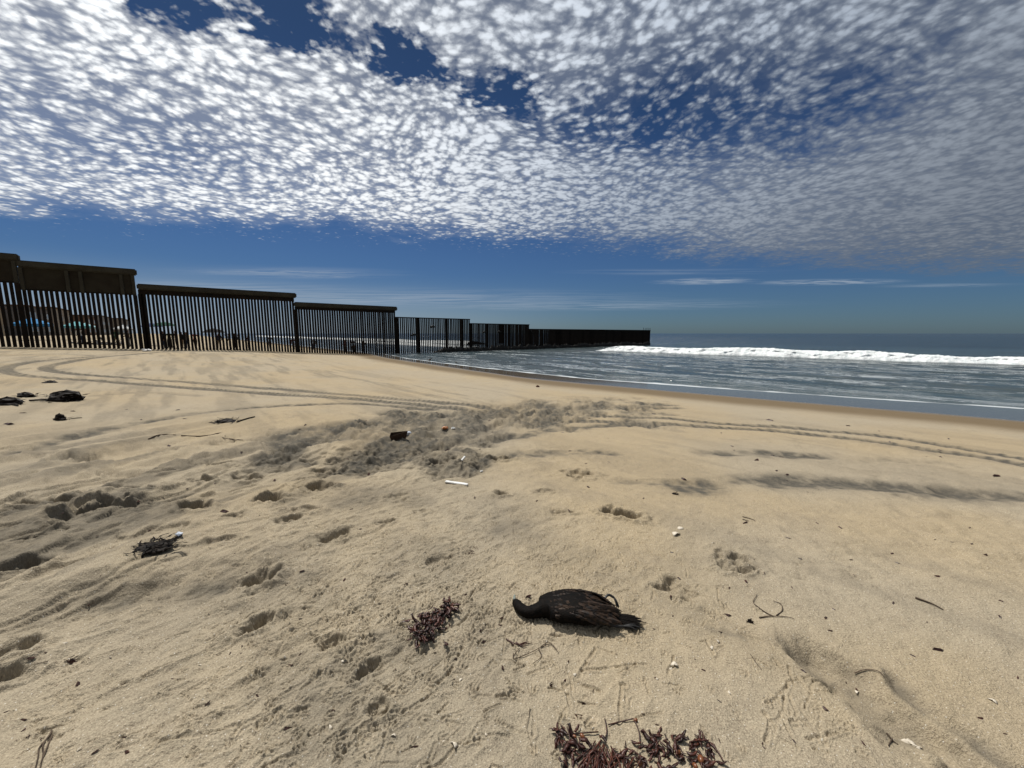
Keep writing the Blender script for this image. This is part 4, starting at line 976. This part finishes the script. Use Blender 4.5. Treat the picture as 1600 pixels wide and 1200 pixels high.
heap(840, 605, 9, 4, M['red_brown'], 10, 'red brown lump of debris near the damp sand', 10, cat='debris', name='debris_lump')
heap(112, 1033, 10, 5, M['kelp'], 11, 'small dark weed nub beside thin stems on trampled sand', 10)
heap(912, 1100, 9, 7, M['kelp'], 12, 'dark curled weed nub just above the large red kelp', 12)
heap(861, 1071, 8, 6, M['kelp'], 13, 'tiny dark weed pod between bird and large red kelp', 8)
heap(1172, 972, 11, 6, M['kelp_black'], 14, 'small black weed tangle beside the forked twig', 14)
heap(905, 1122, 16, 3, M['kelp_red'], 15, 'short rust red frond lying alone above the large kelp', 12, flat=.5)
heap(148, 538, 70, 4, M['kelp_black'], 21, 'low dark drift line piled at the foot of the plated fence', 50, flat=.5)
heap(1033, 1038, 4, 3, M['kelp'], 22, 'tiny black weed bead on clean sand right of the bird', 5)
# white scrap on the long kelp heap, wrappers, sticks, shells
def crumple(px, py, wpx, m, seed, lab, cat, name, hgt=.5, lift=0.0):
    o0 = at(px, py) + Vector((0, 0, lift)); d = (o0 - EYE).length; s_ = wpx / F * d * .5; r = random.Random(seed); bm = bmesh.new(); bmesh.ops.create_icosphere(bm, subdivisions=2, radius=1)
    for v in bm.verts:
        k = r.uniform(.6, 1.25); v.co = Vector((v.co.x * s_ * k, v.co.y * s_ * .7 * k, max(-.1, v.co.z + .6) * s_ * hgt * k))
    return tag(link(name, bm_mesh(name, bm), None, m, o0), lab, cat)
crumple(280, 838, 8, M['film_plastic'], 3, 'white plastic scrap caught on the long black kelp heap', 'litter', 'plastic_scrap', .5, .01)
o0 = at(623, 689); d = (o0 - EYE).length; u_ = d / F
bm = bmesh.new(); W_ = 17 * u_; H_ = 15 * u_
for (x0, z0, x1, z1, y0, y1) in ((-.6, 0, .5, .75, -.2, .35),):
    vs, fs = box(bm, x0 * W_, x1 * W_, y0 * W_, y1 * W_, -.01, .8 * H_)
    for v, dlt in zip(vs, ((.1, 0, 0), (0, 0, 0), (.05, 0, 0), (0, 0, 0), (-.25, -.05, -.3), (.15, .05, .25), (.05, .1, .1), (-.1, .1, -.1))): v.co += Vector(dlt) * W_
bmesh.ops.delete(bm, geom=[fs[1]], context='FACES_ONLY')
carton = link('crushed_carton', bm_mesh('crushed_carton', bm), None, M['carton'], o0, (0, .15, .4)); carton.modifiers.new('t', 'SOLIDIFY').thickness = .006
tag(carton, 'dark brown crushed open carton in the churned sand', 'litter')
crumple(636, 680, 11, M['film_plastic'], 8, 'crumpled clear white plastic beside the brown carton', 'litter', 'plastic_scrap', .7)
crumple(695, 670, 10, M['orange'], 9, 'orange wrapper scrap in the churned sand', 'litter', 'wrapper_scrap', .5)
crumple(708, 670, 7, M['white_paint'], 10, 'small white scrap beside the orange wrapper', 'litter', 'white_scrap', .5)
crumple(752, 736, 6, M['white_paint'], 11, 'thin white sliver on sand above the long white strip', 'litter', 'white_scrap', .3)
crumple(226, 549, 6, M['white_paint'], 12, 'white litter scrap near the foot of the tall fence post', 'litter', 'white_scrap', .7)
crumple(233, 549, 5, M['white_paint'], 14, 'smaller white litter scrap seaward of another near the tall post', 'litter', 'white_scrap', .7)
def strip(p0, p1, wd, th_, m, lab, name, lift=.004, tip=0.0):
    a, b = at(*p0), at(*p1); L = (b - a).length; me = box_mesh(name, 0, L, -wd / 2, wd / 2, 0, th_, th_ * .25)
    o = link(name, me, None, m, a + Vector((0, 0, lift))); dv = b + Vector((0, 0, tip)) - a; o.rotation_euler = (0, -math.atan2(dv.z, math.hypot(dv.x, dv.y)), math.atan2(dv.y, dv.x)); return tag(o, lab, 'litter')
strip((696, 754), (731, 759), .045, .02, M['white_paint'], 'long white plastic strip lying on the sand', 'plastic_strip')
strip((722, 721), (729, 718), .04, .018, M['white_paint'], 'short white plastic strip sticking from a footprint', 'plastic_strip', .01, .05)
def twig(paths, rad, m, lab, name='twig', cat='twig', lift=.006, arch=.0):
    parts = []; o0 = at(*paths[0][0])
    for pth in paths:
        pts = [at(*p) - o0 + Vector((0, 0, lift + arch * (0 < i < len(pth) - 1))) for i, p in enumerate(pth)]; Q = catmull([tuple(p) for p in pts], 6)
        parts.append(tube(Q, [rad * (1 - .6 * i / len(Q)) for i in range(len(Q))], 5))
    V, Fc = join_vf(parts); return tag(link(name, mesh_pd(name, V, Fc, True), None, m, o0), lab, cat)
twig([[(802, 1022), (803, 1031), (815, 1027), (832, 1020), (845, 1013), (860, 1008), (868, 1014), (873, 1023)], [(841, 1015), (846, 1027), (833, 1040)], [(845, 1012), (858, 1005), (870, 1018)], [(803, 1025), (812, 1014)]], .0026, M['stem'], 'thin curling brown stem looping on sand below the bird')
twig([[(791, 1000), (800, 1005), (812, 1008), (832, 1006)], [(806, 1006), (815, 1011), (822, 1011)], [(812, 1008), (820, 1004), (826, 1005)], [(797, 1003), (803, 1010)]], .0045, M['kelp'], 'short knobbly dark twig just below the bird neck')
twig([[(1186, 966), (1205, 964), (1228, 965), (1241, 968)], [(1208, 964), (1196, 958), (1185, 950), (1177, 942), (1183, 930)], [(1213, 963), (1222, 955), (1220, 945), (1208, 940)]], .0035, M['stem'], 'forked dark twig with curling side stem on smooth sand')
twig([[(1430, 935), (1448, 942), (1460, 947), (1474, 954)]], .007, M['stem'], 'straight dark stick lying alone on smooth sand', arch=.003)
twig([[(82, 1143), (75, 1155), (62, 1170), (60, 1185), (52, 1215)], [(80, 1148), (68, 1165), (68, 1180), (60, 1215)], [(82, 1150), (74, 1170), (64, 1195)]], .004, M['stem'], 'twisted bundle of dried brown stems at the inland near corner')
twig([[(75, 1035), (62, 1038), (52, 1040)], [(100, 1033), (112, 1034), (118, 1028)]], .002, M['stem'], 'two hair thin stems beside a dark weed nub')
twig([[(1172, 1023), (1180, 1035), (1190, 1048)]], .0015, M['stem'], 'hair thin bent stem on plain sand beyond the red kelp')
twig([[(283, 681), (310, 682), (335, 680), (350, 684), (370, 690)], [(330, 680), (345, 677), (352, 681)], [(358, 686), (380, 688)]], .010, M['stem'], 'sprawling brown stem with side shoots below the long flat kelp')
twig([[(232, 686), (245, 681), (262, 679), (275, 680)]], .012, M['stem'], 'short curved dark stem on wind worked sand')
twig([[(1385, 1147), (1395, 1158), (1402, 1163)], [(1394, 1156), (1388, 1166)]], .0035, M['stem'], 'small forked black stick beside white shell bits in the trough')
twig([[(1335, 1052), (1352, 1047), (1372, 1050), (1382, 1060)]], .003, M['stem_pale'], 'pale curved straw lying across the trough')
twig([[(828, 1107), (826, 1125), (823, 1140), (830, 1165)]], .0014, M['stem'], 'hair thin upright stem inland of the large red kelp')
twig([[(1160, 808), (1175, 812), (1180, 815)], [(1160, 812), (1170, 815)]], .004, M['stem'], 'pair of short dark stems on smooth sand')
bm = bmesh.new()
def shell_mesh(seed):
    r = random.Random(seed); V = []; Fc = []; n = 9
    for j in range(4):
        e = j / 3
        for i in range(n):
            a = math.pi * i / (n - 1); q = (1 - e * .85) * (1 + .08 * math.sin(i * 5)); V.append((q * math.cos(a), q * math.sin(a) * 1.1 - .2, .45 * math.sin(e * 1.5) * (1 + .1 * r.gauss(0, 1))))
    for j in range(3):
        for i in range(n - 1): Fc.append((j * n + i, j * n + i + 1, (j + 1) * n + i + 1, (j + 1) * n + i))
    me = mesh_pd('shell', V, Fc, True); me.materials.append(M['shell']); return me
bm.free(); SH = [shell_mesh(k) for k in range(3)]
shells = [(1057, 836, 13), (1063, 826, 9), (1114, 850, 7), (708, 1165, 12), (1416, 1156, 9), (1424, 1160, 8), (1432, 1166, 10), (1438, 1165, 6), (1120, 1002, 7), (1113, 1013, 5), (1551, 1096, 6), (1340, 1082, 5), (1054, 1040, 9), (1048, 1045, 6), (536, 1033, 5), (720, 1063, 5), (1026, 1061, 4), (102, 1005, 4), (312, 1040, 4), (898, 1054, 5), (1140, 1082, 5), (1112, 1012, 5), (692, 1160, 5), (515, 1138, 6), (124, 1172, 5), (615, 1150, 6), (760, 1148, 4)]
for i, (px, py, wpx) in enumerate(shells):
    p = at(px, py); sz = wpx / F * (p - EYE).length * .5
    o = link('shell_fragment', SH[i % 3], None, None, p + Vector((0, 0, sz * .12)), (rs.gauss(0, .25), rs.gauss(0, .25), rs.uniform(0, 6.28)), sz)
    so_ = o.modifiers.new('t', 'SOLIDIFY'); so_.thickness = .1
    tag(o, 'small bleached white shell fragment lying on the sand', 'shell', 'shell fragments scattered on the sand')

# ------------------------------------------------------------------ birds at the water
def small_bird(p, sz, rz, m, lab, wings=0.0, name='shore_bird'):
    r = empty(name, p, rz); r.scale = (sz,) * 3
    prof = [(-.5, .45, .02), (-.42, .46, .05), (-.2, .48, .15), (.05, .52, .20), (.25, .60, .15), (.36, .72, .08), (.42, .82, .075), (.50, .84, .07), (.56, .83, .03)]
    V, Fc = tube([(a, 0, b) for a, b, c in prof], [c for a, b, c in prof], 8); link('body', mesh_pd('body', V, Fc, True), r, m)
    V, Fc = tube([(.55, 0, .835), (.70, 0, .80)], [.022, .008], 6); link('bill', mesh_pd('bill', V, Fc), r, M['foot'])
    if wings:
        for s in (-1, 1):
            V = [(.2, 0, .62), (-.15, 0, .6), (.22, s * .55, .85), (-.15, s * .6, .78), (.02, s * 1.25, .70), (-.08, s * 1.25, .69)]; V += [(a, b, c - .03) for a, b, c in V]
            link('wing', mesh_pd('wing', V, [(0, 2, 3, 1), (2, 4, 5, 3), (6, 7, 9, 8), (8, 9, 11, 10), (0, 6, 8, 2), (2, 8, 10, 4), (1, 3, 9, 7), (3, 5, 11, 9), (4, 10, 11, 5)]), r, m)
    else:
        for s in (-1, 1):
            V, Fc = tube([(.02, s * .07, .42), (.04, s * .07, .2), (.0, s * .07, 0), (.10, s * .08, -.01)], .018, 5); link('leg', mesh_pd('leg', V, Fc), r, M['foot'])
    return tag(r, lab, 'bird', 'seabirds at the water')
grey_f = mat('grey_brown_feather', (.06, .05, .04), (.035, .03, .025), .7, .2, 30)
p = at(671, 566); small_bird(p, .42, .4, grey_f, 'small dark shore bird standing on the wet sand edge')
p = at(713, 569); small_bird(p, .30, 2.4, grey_f, 'smaller shore bird wading seaward of another near the fence reflection')
d = ray(1357, 561); t_ = 40.5 / d.y; small_bird(EYE + d * t_ - Vector((0, 0, .5)), .62, 2.6, M['feather'], 'black seabird flying low in front of the white surf', 1.0, 'flying_seabird')

r = random.Random(77); parts = []
for k in range(230):
    px = r.uniform(0, 1600); py = 640 + 540 * r.random() ** 1.3; p = at(px, py); u_ = (p - EYE).length / F
    if float(shore(to_sn(p.x, p.y)[1])) - to_sn(p.x, p.y)[0] < 8: continue
    L = u_ * r.uniform(1.2, 3.6) * (1.6 if r.random() < .12 else 1); wd_k = L * r.uniform(.18, .45)
    V = [(-L, -wd_k, 0), (-L * .3, wd_k, 0), (L, wd_k * .5, 0), (L * .6, -wd_k, 0), (-L * .5, -wd_k * .2, wd_k), (L * .5, 0, wd_k * .8)]
    Fq = [(0, 3, 5, 4), (3, 2, 5), (2, 1, 4, 5), (1, 0, 4), (0, 1, 2, 3)]
    parts.append(xf((V, Fq), p + Vector((0, 0, .001)), (0, 0, r.uniform(0, 6.28))))
V, Fc = join_vf(parts); tag(link('weed_flecks', mesh_pd('weed_flecks', V, Fc), None, M['kelp']), 'fine dark weed flecks strewn over the sand', None, None, 'stuff')
